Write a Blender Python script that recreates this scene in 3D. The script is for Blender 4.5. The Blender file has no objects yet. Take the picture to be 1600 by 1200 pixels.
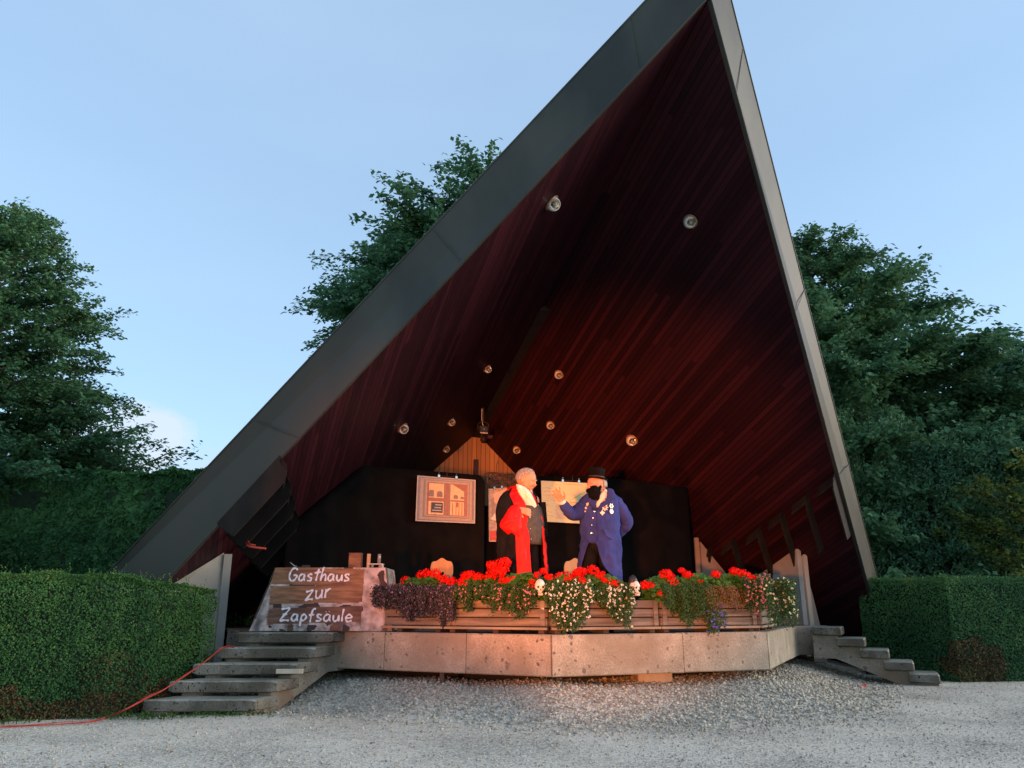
import bpy, math, random
import numpy as np
from mathutils import Vector, Matrix, noise
random.seed(7); rng = np.random.default_rng(11)
R_ = math.radians
scene = bpy.context.scene
COL = scene.collection

# ------------------------------------------------------------------ camera
FPX, HZ, CAMH = 1202.0, 948.0, 1.10
TH = math.atan((HZ-600)/FPX)
cd = bpy.data.cameras.new('camera'); cam = bpy.data.objects.new('camera', cd); COL.objects.link(cam)
cam.location = (0, 0, CAMH); cam.rotation_euler = (math.pi/2+TH, 0, 0)
cd.sensor_width = 36.0; cd.lens = 36.0*FPX/1600.0; cd.clip_end = 2000; cd.clip_start = .05
scene.camera = cam

# ------------------------------------------------------------------ world, sun, exposure
SUN_EL, SUN_AZ = 5.5, 92.0      # azimuth clockwise from +Y
w = bpy.data.worlds.new('World'); scene.world = w; w.use_nodes = True
nt = w.node_tree; nt.nodes.clear()
out = nt.nodes.new('ShaderNodeOutputWorld'); bg = nt.nodes.new('ShaderNodeBackground')
sky = nt.nodes.new('ShaderNodeTexSky'); sky.sky_type = 'NISHITA'; sky.sun_disc = False
sky.sun_elevation = R_(SUN_EL); sky.sun_rotation = R_(SUN_AZ); sky.altitude = 500
sky.air_density = 1.0; sky.dust_density = .35; sky.ozone_density = 2.5
bg.inputs[1].default_value = 0.15
tc = nt.nodes.new('ShaderNodeTexCoord')
def wn(t, **k):
    n = nt.nodes.new(t)
    for a, b in k.items(): setattr(n, a, b)
    return n
# a low bank of cumulus on the left and thin high veil: real clouds of the sky, placed by direction
nz = wn('ShaderNodeTexNoise'); nz.inputs['Scale'].default_value = 9.0; nz.inputs['Detail'].default_value = 9.0; nz.inputs['Roughness'].default_value = .55
nt.links.new(tc.outputs['Generated'], nz.inputs['Vector'])
def cloud_at(direction, rad, soft):
    v = wn('ShaderNodeVectorMath', operation='NORMALIZE'); nt.links.new(tc.outputs['Generated'], v.inputs[0])
    s_ = wn('ShaderNodeVectorMath', operation='SUBTRACT'); nt.links.new(v.outputs[0], s_.inputs[0])
    s_.inputs[1].default_value = Vector(direction).normalized()
    sc = wn('ShaderNodeVectorMath', operation='MULTIPLY'); nt.links.new(s_.outputs[0], sc.inputs[0]); sc.inputs[1].default_value = (1/rad[0], 1/rad[0], 1/rad[1])
    l = wn('ShaderNodeVectorMath', operation='LENGTH'); nt.links.new(sc.outputs[0], l.inputs[0])
    m1 = wn('ShaderNodeMath', operation='MULTIPLY_ADD'); nt.links.new(nz.outputs['Fac'], m1.inputs[0]); m1.inputs[1].default_value = 1.9; m1.inputs[2].default_value = -.95
    m2 = wn('ShaderNodeMath', operation='SUBTRACT'); nt.links.new(m1.outputs[0], m2.inputs[0]); nt.links.new(l.outputs['Value'], m2.inputs[1])
    mr = wn('ShaderNodeMapRange'); mr.inputs[1].default_value = -1.0; mr.inputs[2].default_value = -1.0+soft; nt.links.new(m2.outputs[0], mr.inputs[0])
    return mr.outputs[0]
c1 = cloud_at((-.475, .968, .205), (.060, .046), .30)
c2 = cloud_at((-.33, .97, .16), (.17, .035), .6)
nz2 = wn('ShaderNodeTexNoise'); nz2.inputs['Scale'].default_value = 1.6; nz2.inputs['Detail'].default_value = 5.0
mp = wn('ShaderNodeMapping'); mp.inputs['Scale'].default_value = (1, 1, 3.2); nt.links.new(tc.outputs['Generated'], mp.inputs[0]); nt.links.new(mp.outputs[0], nz2.inputs['Vector'])
veil = wn('ShaderNodeMapRange'); veil.inputs[1].default_value = .38; veil.inputs[2].default_value = .8; veil.inputs[3].default_value = .50; veil.inputs[4].default_value = .64; nt.links.new(nz2.outputs['Fac'], veil.inputs[0])
def cmix(fac, a, col, k=1.0):
    m = wn('ShaderNodeMix', data_type='RGBA')
    if k != 1.0:
        q = wn('ShaderNodeMath', operation='MULTIPLY'); nt.links.new(fac, q.inputs[0]); q.inputs[1].default_value = k; fac = q.outputs[0]
    nt.links.new(fac, m.inputs[0]); nt.links.new(a, m.inputs[6]); m.inputs[7].default_value = (*col, 1)
    return m.outputs[2]
SKYB = 1.0
s0 = cmix(veil.outputs[0], sky.outputs[0], (1.20, 1.63, 2.15))
s0 = cmix(c2, s0, (1.28, 1.55, 1.95), .6)
s0 = cmix(c1, s0, (1.62, 1.78, 2.05), .7)
nt.links.new(s0, bg.inputs[0]); nt.links.new(bg.outputs[0], out.inputs[0])

sd = bpy.data.lights.new('sun', 'SUN'); sun = bpy.data.objects.new('sun', sd); COL.objects.link(sun)
sd.energy = 1.4; sd.angle = R_(38); sd.color = (1, .86, .72)
sv = Vector((math.sin(R_(SUN_AZ))*math.cos(R_(SUN_EL)), math.cos(R_(SUN_AZ))*math.cos(R_(SUN_EL)), math.sin(R_(SUN_EL))))
sun.rotation_euler = sv.to_track_quat('Z', 'Y').to_euler()
def spot(name, loc, tgt, energy, col, size, blend, rad):
    l = bpy.data.lights.new(name, 'SPOT'); o = bpy.data.objects.new(name, l); COL.objects.link(o)
    l.energy = energy; l.color = col; l.spot_size = R_(size); l.spot_blend = blend; l.shadow_soft_size = rad
    o.location = loc; o.rotation_euler = (Vector(loc)-Vector(tgt)).to_track_quat('Z', 'Y').to_euler()
# the stage floodlight standing in the audience, which throws the actors' shadows on the curtain
spot('stage_floodlight', (-1.3, -2.2, .85), (1.35, 10.5, 2.7), 2600, (1, .25, .03), 27, .6, .12)
spot('added_fill_spot', (-4.5, -1.2, .9), (.3, 12.5, 2.7), 2300, (1, .21, .022), 25, 1.0, .12)  # extra fill lamp added to brighten the poster and the slab front
scene.view_settings.view_transform = 'Standard'; scene.view_settings.look = 'None'
scene.view_settings.gamma = 1; scene.view_settings.exposure = 1.74
scene.view_settings.use_curve_mapping = False

# ------------------------------------------------------------------ the stage's own frame: s back along the axis, u to the right
AX = R_(20)
D_ = Vector((-math.sin(AX), math.cos(AX), 0)); P_ = Vector((math.cos(AX), math.sin(AX), 0)); Z_ = Vector((0, 0, 1))
O_ = Vector((2.3517, 7.62, 0))
RZ, RT, RM = 8.106, .3762, .936
def W(s, u, z=0): return O_ + D_*s + P_*u + Z_*z
def rz(s, u): return RZ - RT*s - RM*abs(u)
ZS = .80
cT, sT = math.cos(TH), math.sin(TH)
def ray(px, py):
    v = (600-py)/FPX
    return Vector(((px-800)/FPX, cT-v*sT, sT+v*cT))
def atY(px, py, Y):
    r = ray(px, py); return Vector((0, 0, CAMH)) + r*(Y/r.y)
def atZ(px, py, z):
    r = ray(px, py); return Vector((0, 0, CAMH)) + r*((z-CAMH)/r.z)
def atP(px, py, p0, n):
    r = ray(px, py); c = Vector((0, 0, CAMH)); return c + r*((p0-c).dot(n)/r.dot(n))

# ------------------------------------------------------------------ materials
def mat(name, col, rough=.8, col2=None, scale=6, detail=5, bump=0., bscale=None, metal=0., spec=.4, coord='Object', stretch=(1, 1, 1), ramp=(.35, .65), transl=0., third=None):
    m = bpy.data.materials.new(name); m.use_nodes = True
    n = m.node_tree; b = n.nodes['Principled BSDF']
    b.inputs['Base Color'].default_value = (*col, 1); b.inputs['Roughness'].default_value = rough
    b.inputs['Metallic'].default_value = metal; b.inputs['Specular IOR Level'].default_value = spec
    t = n.nodes.new('ShaderNodeTexCoord'); mp_ = n.nodes.new('ShaderNodeMapping'); mp_.inputs['Scale'].default_value = stretch
    n.links.new(t.outputs[coord], mp_.inputs[0])
    def nzz(sc, det=detail):
        q = n.nodes.new('ShaderNodeTexNoise'); q.inputs['Scale'].default_value = sc; q.inputs['Detail'].default_value = det
        n.links.new(mp_.outputs[0], q.inputs['Vector']); return q
    if col2:
        q = nzz(scale); r = n.nodes.new('ShaderNodeValToRGB')
        r.color_ramp.elements[0].color = (*col, 1); r.color_ramp.elements[1].color = (*col2, 1)
        r.color_ramp.elements[0].position, r.color_ramp.elements[1].position = ramp
        n.links.new(q.outputs['Fac'], r.inputs[0]); src = r.outputs[0]
        if third:
            q3 = nzz(scale*.23, 3); mr = n.nodes.new('ShaderNodeMapRange'); mr.inputs[1].default_value = .52; mr.inputs[2].default_value = .66
            n.links.new(q3.outputs['Fac'], mr.inputs[0]); mx = n.nodes.new('ShaderNodeMix'); mx.data_type = 'RGBA'
            n.links.new(mr.outputs[0], mx.inputs[0]); n.links.new(src, mx.inputs[6]); mx.inputs[7].default_value = (*third, 1); src = mx.outputs[2]
        n.links.new(src, b.inputs['Base Color'])
    if bump:
        q = nzz(bscale or scale*4, 6); bp = n.nodes.new('ShaderNodeBump'); bp.inputs['Strength'].default_value = bump; bp.inputs['Distance'].default_value = .02
        n.links.new(q.outputs['Fac'], bp.inputs['Height']); n.links.new(bp.outputs[0], b.inputs['Normal'])
    return m
def leafmat(name, c1_, c2_, c3_=None, rough=.55, transl=.25):
    """colour runs from c1 to c2 (to c3) with the leaf's own random value"""
    m = bpy.data.materials.new(name); m.use_nodes = True; n = m.node_tree; b = n.nodes['Principled BSDF']
    a = n.nodes.new('ShaderNodeAttribute'); a.attribute_name = 'var'
    r = n.nodes.new('ShaderNodeValToRGB'); r.color_ramp.elements[0].color = (*c1_, 1); r.color_ramp.elements[1].color = (*c2_, 1)
    if c3_:
        r.color_ramp.elements[1].position = .86; e = r.color_ramp.elements.new(.95); e.color = (*c3_, 1)
    n.links.new(a.outputs['Fac'], r.inputs[0]); n.links.new(r.outputs[0], b.inputs['Base Color'])
    b.inputs['Roughness'].default_value = rough; b.inputs['Specular IOR Level'].default_value = .14
    if transl:
        tr = n.nodes.new('ShaderNodeBsdfTranslucent'); n.links.new(r.outputs[0], tr.inputs[0])
        mx = n.nodes.new('ShaderNodeMixShader'); mx.inputs[0].default_value = transl
        o = n.nodes['Material Output']; n.links.new(b.outputs[0], mx.inputs[1]); n.links.new(tr.outputs[0], mx.inputs[2]); n.links.new(mx.outputs[0], o.inputs[0])
    return m
M = {}
# planks on the soffit: UV.x counts boards, UV.y runs along them
def plankmat(name, dark, light, rough=.5, width_noise=1.0, bumpd=.35):
    m = bpy.data.materials.new(name); m.use_nodes = True; n = m.node_tree; b = n.nodes['Principled BSDF']; L = n.links.new
    uv = n.nodes.new('ShaderNodeUVMap'); sp = n.nodes.new('ShaderNodeSeparateXYZ'); L(uv.outputs[0], sp.inputs[0])
    fl = n.nodes.new('ShaderNodeMath'); fl.operation = 'FLOOR'; L(sp.outputs[0], fl.inputs[0])
    fr = n.nodes.new('ShaderNodeMath'); fr.operation = 'FRACT'; L(sp.outputs[0], fr.inputs[0])
    # board ends: each board is cut into lengths of its own
    wn1 = n.nodes.new('ShaderNodeTexWhiteNoise'); wn1.noise_dimensions = '1D'; L(fl.outputs[0], wn1.inputs['W'])
    yo = n.nodes.new('ShaderNodeMath'); yo.operation = 'MULTIPLY_ADD'; L(wn1.outputs['Value'], yo.inputs[0]); yo.inputs[1].default_value = 7.0
    ys = n.nodes.new('ShaderNodeMath'); ys.operation = 'MULTIPLY'; L(sp.outputs[1], ys.inputs[0]); ys.inputs[1].default_value = .31; L(ys.outputs[0], yo.inputs[2])
    fy = n.nodes.new('ShaderNodeMath'); fy.operation = 'FLOOR'; L(yo.outputs[0], fy.inputs[0])
    cb = n.nodes.new('ShaderNodeCombineXYZ'); L(fl.outputs[0], cb.inputs[0]); L(fy.outputs[0], cb.inputs[1])
    w2 = n.nodes.new('ShaderNodeTexWhiteNoise'); w2.noise_dimensions = '2D'; L(cb.outputs[0], w2.inputs['Vector'])
    mp_ = n.nodes.new('ShaderNodeMapping'); mp_.inputs['Scale'].default_value = (3, .35, 1); L(uv.outputs[0], mp_.inputs[0])
    g = n.nodes.new('ShaderNodeTexNoise'); g.inputs['Scale'].default_value = 2.0; g.inputs['Detail'].default_value = 8; L(mp_.outputs[0], g.inputs['Vector'])
    mpb = n.nodes.new('ShaderNodeMapping'); mpb.inputs['Scale'].default_value = (.11, .16, 1); L(uv.outputs[0], mpb.inputs[0])
    g2 = n.nodes.new('ShaderNodeTexNoise'); g2.inputs['Scale'].default_value = 1.0; g2.inputs['Detail'].default_value = 3; L(mpb.outputs[0], g2.inputs['Vector'])
    ad = n.nodes.new('ShaderNodeMath'); ad.operation = 'MULTIPLY_ADD'; L(g.outputs['Fac'], ad.inputs[0]); ad.inputs[1].default_value = .6
    q = n.nodes.new('ShaderNodeMath'); q.operation = 'POWER'; L(w2.outputs['Value'], q.inputs[0]); q.inputs[1].default_value = 1.7
    q2 = n.nodes.new('ShaderNodeMath'); q2.operation = 'MULTIPLY'; L(q.outputs[0], q2.inputs[0]); q2.inputs[1].default_value = .75
    q3 = n.nodes.new('ShaderNodeMath'); q3.operation = 'MULTIPLY_ADD'; L(g2.outputs['Fac'], q3.inputs[0]); q3.inputs[1].default_value = .9; L(q2.outputs[0], q3.inputs[2])
    L(q3.outputs[0], ad.inputs[2])
    rp = n.nodes.new('ShaderNodeMapRange'); rp.inputs[1].default_value = .45; rp.inputs[2].default_value = 1.75; L(ad.outputs[0], rp.inputs[0])
    mx = n.nodes.new('ShaderNodeMix'); mx.data_type = 'RGBA'; mx.inputs[6].default_value = (*dark, 1); mx.inputs[7].default_value = (*light, 1); L(rp.outputs[0], mx.inputs[0])
    # groove between boards
    gr = n.nodes.new('ShaderNodeMath'); gr.operation = 'GREATER_THAN'; L(fr.outputs[0], gr.inputs[0]); gr.inputs[1].default_value = .1
    mg = n.nodes.new('ShaderNodeMix'); mg.data_type = 'RGBA'; mg.inputs[6].default_value = (dark[0]*.25, dark[1]*.25, dark[2]*.25, 1); L(gr.outputs[0], mg.inputs[0]); L(mx.outputs[2], mg.inputs[7])
    L(mg.outputs[2], b.inputs['Base Color']); b.inputs['Roughness'].default_value = rough; b.inputs['Specular IOR Level'].default_value = .1
    bp = n.nodes.new('ShaderNodeBump'); bp.inputs['Strength'].default_value = bumpd; bp.inputs['Distance'].default_value = .01; L(gr.outputs[0], bp.inputs['Height']); L(bp.outputs[0], b.inputs['Normal'])
    return m
M['soffit'] = plankmat('dark red stained boards', (.010, .0035, .006), (.050, .011, .016))
M['gable'] = plankmat('pine boards', (.30, .16, .08), (.50, .29, .15), .6)
M['fascia'] = mat('weathered sheet metal', (.036, .040, .036), .45, (.064, .064, .054), 1.3, 8, .05, 30, metal=.35, spec=.3, stretch=(1, 1, .5), third=(.060, .053, .044))
M['covering'] = mat('dark roofing', (.05, .055, .055), .7, (.09, .09, .085), 2, 6, .1)
M['ridge'] = mat('near black ridge shade strip', (.004, .003, .004), .8, (.008, .006, .007), 5)
M['plaster'] = mat('pale buttress render', (.36, .34, .30), .9, (.47, .44, .39), 2.2, 7, .15, 30, third=(.30, .27, .25))
M['patch'] = mat('paint patch', (.50, .50, .52), .9, (.56, .56, .58), 3)
M['redplaster'] = mat('warm lit render', (.30, .22, .17), .9, (.38, .28, .22), 2.2, 7, .15, 30)  # warm stage light put into this redder buttress colour
M['trim'] = mat('pale timber trim', (.45, .38, .28), .75, (.55, .47, .36), 8, 5, .1, stretch=(1, 1, .2))
M['baffle'] = mat('dark timber baffle', (.006, .004, .003), .85, (.017, .011, .008), 5, 8, .25, 30, stretch=(1, 1, .4))
M['curtain'] = mat('black stage cloth', (.0032, .003, .003), .95, (.007, .0055, .005), 3, 4, .1, spec=.1)
# aggregate concrete with pits and dark flecks
def concrete(name, c1_, c2_, pit, psc=22., stain=None, bump=.5):
    m = mat(name, c1_, .92, c2_, 3.2, 8, 0, spec=.2); n = m.node_tree; L = n.links.new; b = n.nodes['Principled BSDF']
    src = b.inputs['Base Color'].links[0].from_socket; t = n.nodes.new('ShaderNodeTexCoord')
    wrp = n.nodes.new('ShaderNodeTexNoise'); wrp.inputs['Scale'].default_value = 9; L(t.outputs['Object'], wrp.inputs['Vector'])
    ml = n.nodes.new('ShaderNodeMix'); ml.data_type = 'RGBA'; ml.inputs[0].default_value = .08; L(t.outputs['Object'], ml.inputs[6]); L(wrp.outputs['Color'], ml.inputs[7])
    v = n.nodes.new('ShaderNodeTexVoronoi'); v.inputs['Scale'].default_value = psc; L(ml.outputs[2], v.inputs['Vector'])
    rn = n.nodes.new('ShaderNodeSeparateColor'); L(v.outputs['Color'], rn.inputs[0])
    thr = n.nodes.new('ShaderNodeMath'); thr.operation = 'MULTIPLY_ADD'; L(rn.outputs[0], thr.inputs[0]); thr.inputs[1].default_value = .75; thr.inputs[2].default_value = -.37
    ls = n.nodes.new('ShaderNodeMath'); ls.operation = 'SUBTRACT'; L(thr.outputs[0], ls.inputs[0]); L(v.outputs['Distance'], ls.inputs[1])
    rp = n.nodes.new('ShaderNodeMapRange'); rp.inputs[1].default_value = -.04; rp.inputs[2].default_value = .05; L(ls.outputs[0], rp.inputs[0])
    mx = n.nodes.new('ShaderNodeMix'); mx.data_type = 'RGBA'; L(rp.outputs[0], mx.inputs[0]); L(src, mx.inputs[6]); mx.inputs[7].default_value = (*pit, 1)
    v2 = n.nodes.new('ShaderNodeTexNoise'); v2.inputs['Scale'].default_value = 60; v2.inputs['Detail'].default_value = 4; L(t.outputs['Object'], v2.inputs['Vector'])
    r2 = n.nodes.new('ShaderNodeMapRange'); r2.inputs[1].default_value = .35; r2.inputs[2].default_value = .7; r2.inputs[3].default_value = .72; r2.inputs[4].default_value = 1.12; L(v2.outputs['Fac'], r2.inputs[0])
    mm = n.nodes.new('ShaderNodeVectorMath'); mm.operation = 'SCALE'; L(mx.outputs[2], mm.inputs[0]); L(r2.outputs[0], mm.inputs['Scale'])
    fin = mm.outputs[0]
    if stain:
        st = n.nodes.new('ShaderNodeTexNoise'); st.inputs['Scale'].default_value = 1.7; st.inputs['Detail'].default_value = 6; L(t.outputs['Object'], st.inputs['Vector'])
        r3 = n.nodes.new('ShaderNodeMapRange'); r3.inputs[1].default_value = .46; r3.inputs[2].default_value = .62; L(st.outputs['Fac'], r3.inputs[0])
        m3 = n.nodes.new('ShaderNodeMix'); m3.data_type = 'RGBA'; L(r3.outputs[0], m3.inputs[0]); L(fin, m3.inputs[6]); m3.inputs[7].default_value = (*stain, 1); fin = m3.outputs[2]
    L(fin, b.inputs['Base Color'])
    bp = n.nodes.new('ShaderNodeBump'); bp.inputs['Strength'].default_value = bump; bp.inputs['Distance'].default_value = .012
    sb_ = n.nodes.new('ShaderNodeMath'); sb_.operation = 'SUBTRACT'; L(v2.outputs['Fac'], sb_.inputs[0]); L(rp.outputs[0], sb_.inputs[1]); L(sb_.outputs[0], bp.inputs['Height']); L(bp.outputs[0], b.inputs['Normal'])
    return m
M['slab'] = concrete('exposed aggregate slab', (.29, .25, .19), (.43, .37, .29), (.17, .15, .125), 17, stain=(.26, .21, .155))
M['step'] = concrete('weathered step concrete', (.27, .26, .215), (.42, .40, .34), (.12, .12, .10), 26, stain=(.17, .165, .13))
M['stepfront'] = concrete('shaded stained tread edge concrete', (.125, .11, .085), (.27, .245, .20), (.05, .042, .035), 30, stain=(.10, .082, .062), bump=.9)  # shade of tread fronts and undersides put into a darker, stained concrete
M['stringer'] = concrete('cast stringer concrete', (.24, .21, .165), (.36, .31, .245), (.16, .14, .115), 12, stain=(.23, .165, .115))
M['floor'] = mat('stage floor', (.10, .09, .08), .8, (.15, .13, .11), 4)
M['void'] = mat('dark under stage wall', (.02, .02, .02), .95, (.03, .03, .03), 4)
M['soil'] = mat('potting soil', (.02, .013, .009), .95, (.035, .025, .018), 30)
M['planter'] = mat('weathered planter boards', (.10, .082, .066), .85, (.25, .205, .165), 5, 9, .35, 40, stretch=(.35, .35, 4), third=(.17, .13, .10))
M['planter2'] = mat('planter base rail', (.20, .16, .12), .85, (.33, .27, .20), 5, 9, .3, 40, stretch=(.35, .35, 4))
M['feet'] = mat('planter feet', (.05, .04, .035), .9, (.08, .06, .05), 8)
M['housing'] = mat('lamp enamel', (.55, .54, .51), .4, (.66, .64, .60), 8)
M['ring'] = mat('lamp trim ring', (.20, .12, .08), .4, (.30, .18, .12), 10, metal=.3)
M['reflector'] = mat('lamp reflector', (.8, .72, .6), .18, metal=1.0)
M['blackmetal'] = mat('black metal', (.02, .02, .02), .5, (.035, .035, .035), 12)
M['iron'] = mat('wrought iron', (.03, .014, .012), .5, (.06, .03, .025), 14)
M['glass'] = mat('lamp glass', (.25, .25, .24), .15, spec=.8)
M['chairwood'] = mat('chair wood', (.42, .26, .13), .55, (.55, .35, .19), 7, 6, .08, 40, stretch=(1, 1, .3))
M['skull'] = mat('skull plastic', (.62, .58, .50), .5, (.74, .70, .62), 9, 5, .1)
M['dark'] = mat('black hollow', (.01, .01, .01), .9)
M['cable'] = mat('orange red cable', (.36, .035, .025), .6, (.46, .055, .035), 9)
M['scrap'] = mat('red scrap', (.5, .05, .04), .6)
M['bark'] = mat('bark', (.05, .04, .03), .95, (.10, .08, .06), 9, 8, .5, 30, stretch=(1, 1, .3))
M['twig'] = mat('dry twigs', (.16, .11, .075), .9, (.24, .17, .12), 20)
# leaves
M['tree1'] = leafmat('hornbeam leaves', (.042, .118, .058), (.15, .30, .12))
M['tree2'] = leafmat('linden leaves', (.045, .125, .062), (.155, .31, .14))
M['tree3'] = leafmat('maple leaves', (.044, .122, .058), (.15, .29, .125))
M['thuja'] = leafmat('thuja sprays', (.046, .13, .070), (.15, .285, .14), (.14, .22, .08), rough=.7, transl=.1)
M['yellow'] = leafmat('yellowing leaves', (.05, .11, .025), (.24, .25, .04), (.36, .28, .04))
M['beech'] = leafmat('hedge leaves', (.04, .125, .048), (.115, .26, .085))
M['box'] = leafmat('box hedge leaves', (.028, .095, .030), (.090, .20, .050), (.19, .25, .06), transl=.15)
M['boxr'] = leafmat('yew hedge leaves', (.026, .092, .038), (.085, .195, .060), (.17, .25, .065), transl=.15)
M['drybox'] = leafmat('dry hedge leaves', (.075, .042, .018), (.26, .155, .065), transl=.1)
M['core'] = mat('hedge inner twigs', (.010, .022, .011), .95, (.02, .035, .016), 12)
M['geranium'] = leafmat('geranium leaves', (.04, .14, .035), (.10, .27, .065), rough=.6)
M['red'] = leafmat('geranium petals', (.62, .008, .004), (.95, .02, .01), rough=.6, transl=.25)
M['purple'] = leafmat('purple trailing leaves', (.025, .035, .025), (.075, .06, .075), (.26, .17, .28), transl=.1)
M['trail'] = leafmat('trailing green leaves', (.02, .06, .02), (.06, .13, .035), transl=.2)
M['white'] = leafmat('white bacopa petals', (.62, .62, .50), (.85, .85, .72), transl=.2)
M['pink'] = leafmat('pink petals', (.48, .14, .17), (.72, .30, .34), transl=.2)
M['yflower'] = leafmat('cream petals', (.6, .58, .25), (.8, .78, .5), transl=.2)
M['blue'] = leafmat('lobelia petals', (.10, .08, .45), (.2, .17, .7), transl=.2)
M['grass'] = leafmat('lawn grass', (.03, .07, .015), (.07, .14, .03), transl=.1)
# cloth, skin
M['skin'] = mat('skin', (.52, .24, .135), .6, (.60, .29, .17), 14, 4, .05)
M['hair'] = mat('grey hair', (.20, .185, .17), .8, (.42, .39, .36), 60, 4, .4, 90, stretch=(1, 1, .3))
M['blackcloth'] = mat('black wool', (.006, .006, .007), .95, (.011, .011, .012), 9, 5, .1, spec=.12)
M['redcloth'] = mat('red satin', (.50, .004, .003), .6, (.62, .008, .005), 3, spec=.3)
M['darkred'] = mat('crimson piping', (.35, .01, .03), .6)
M['whitecloth'] = mat('white pleated shirt', (.70, .66, .52), .8, (.80, .76, .64), 12, 5, .3, 50)
M['vest'] = mat('charcoal waistcoat', (.05, .048, .042), .85, (.075, .07, .06), 24, 5, .1)
M['bluecloth'] = mat('royal blue coat cloth', (.024, .036, .16), .92, (.040, .054, .22), 3.5, 6, .35, 9, spec=.2)
M['bluelapel'] = mat('deep blue lapel', (.018, .026, .13), .85, (.026, .034, .17), 5)
M['hat'] = mat('black silk hat', (.003, .003, .003), .9, (.006, .006, .006), 8, spec=.1)
M['hatband'] = mat('dark hat band', (.05, .025, .02), .6)
M['beard'] = mat('black beard', (.003, .003, .003), .95, (.010, .008, .007), 80, 5, .8, 120, spec=.08)
M['silver'] = mat('silver button', (.8, .8, .78), .25, metal=1.0)
M['medal'] = mat('gold medal', (.75, .62, .42), .4, (.85, .78, .6), 20, metal=.4)
M['medalred'] = mat('medal enamel', (.45, .08, .05), .4)
M['shoe'] = mat('black shoe', (.01, .01, .01), .4)
# poster inks
def ink(n_, c, c2=None): M[n_] = mat('printed '+n_, c, .6, c2 or tuple(min(1, x*1.18) for x in c), 22, 4)
ink('frame', (.24, .20, .17)); ink('frame2', (.36, .29, .24)); ink('pane', (.62, .44, .24)); ink('panedark', (.22, .16, .14)); ink('sash', (.30, .13, .09))
ink('chalk', (.06, .055, .06)); ink('chalkline', (.38, .35, .33)); ink('edge', (.40, .38, .36)); ink('stonep', (.22, .2, .2))
ink('paper', (.80, .72, .36), (.86, .78, .42)); ink('line', (.55, .40, .20)); ink('shape', (.66, .48, .26)); ink('shape2', (.70, .56, .32))
ink('grey', (.26, .22, .20), (.44, .37, .33)); ink('cream', (.62, .56, .48)); ink('redink', (.42, .06, .045)); ink('skinink', (.55, .38, .28))
M['wood1'] = mat('printed brown board', (.13, .052, .026), .7, (.31, .15, .075), 7, 8, 0, stretch=(.5, 1, 3.2))
M['wood2'] = mat('printed dark board', (.085, .036, .024), .7, (.19, .09, .055), 7, 8, 0, stretch=(.5, 1, 3.2))
M['wood3'] = mat('printed board shadow', (.03, .015, .013), .7, (.055, .03, .025), 9)
M['stone1'] = mat('printed stones', (.16, .12, .11), .75, (.50, .41, .38), 11, 8, 0, third=(.12, .08, .07))
M['stone2'] = mat('printed plaster', (.22, .16, .145), .75, (.55, .45, .42), 8, 9, 0, ramp=(.35, .62), third=(.20, .14, .125))
M['chalktext'] = mat('white brush lettering', (.74, .70, .74), .7)

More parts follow.
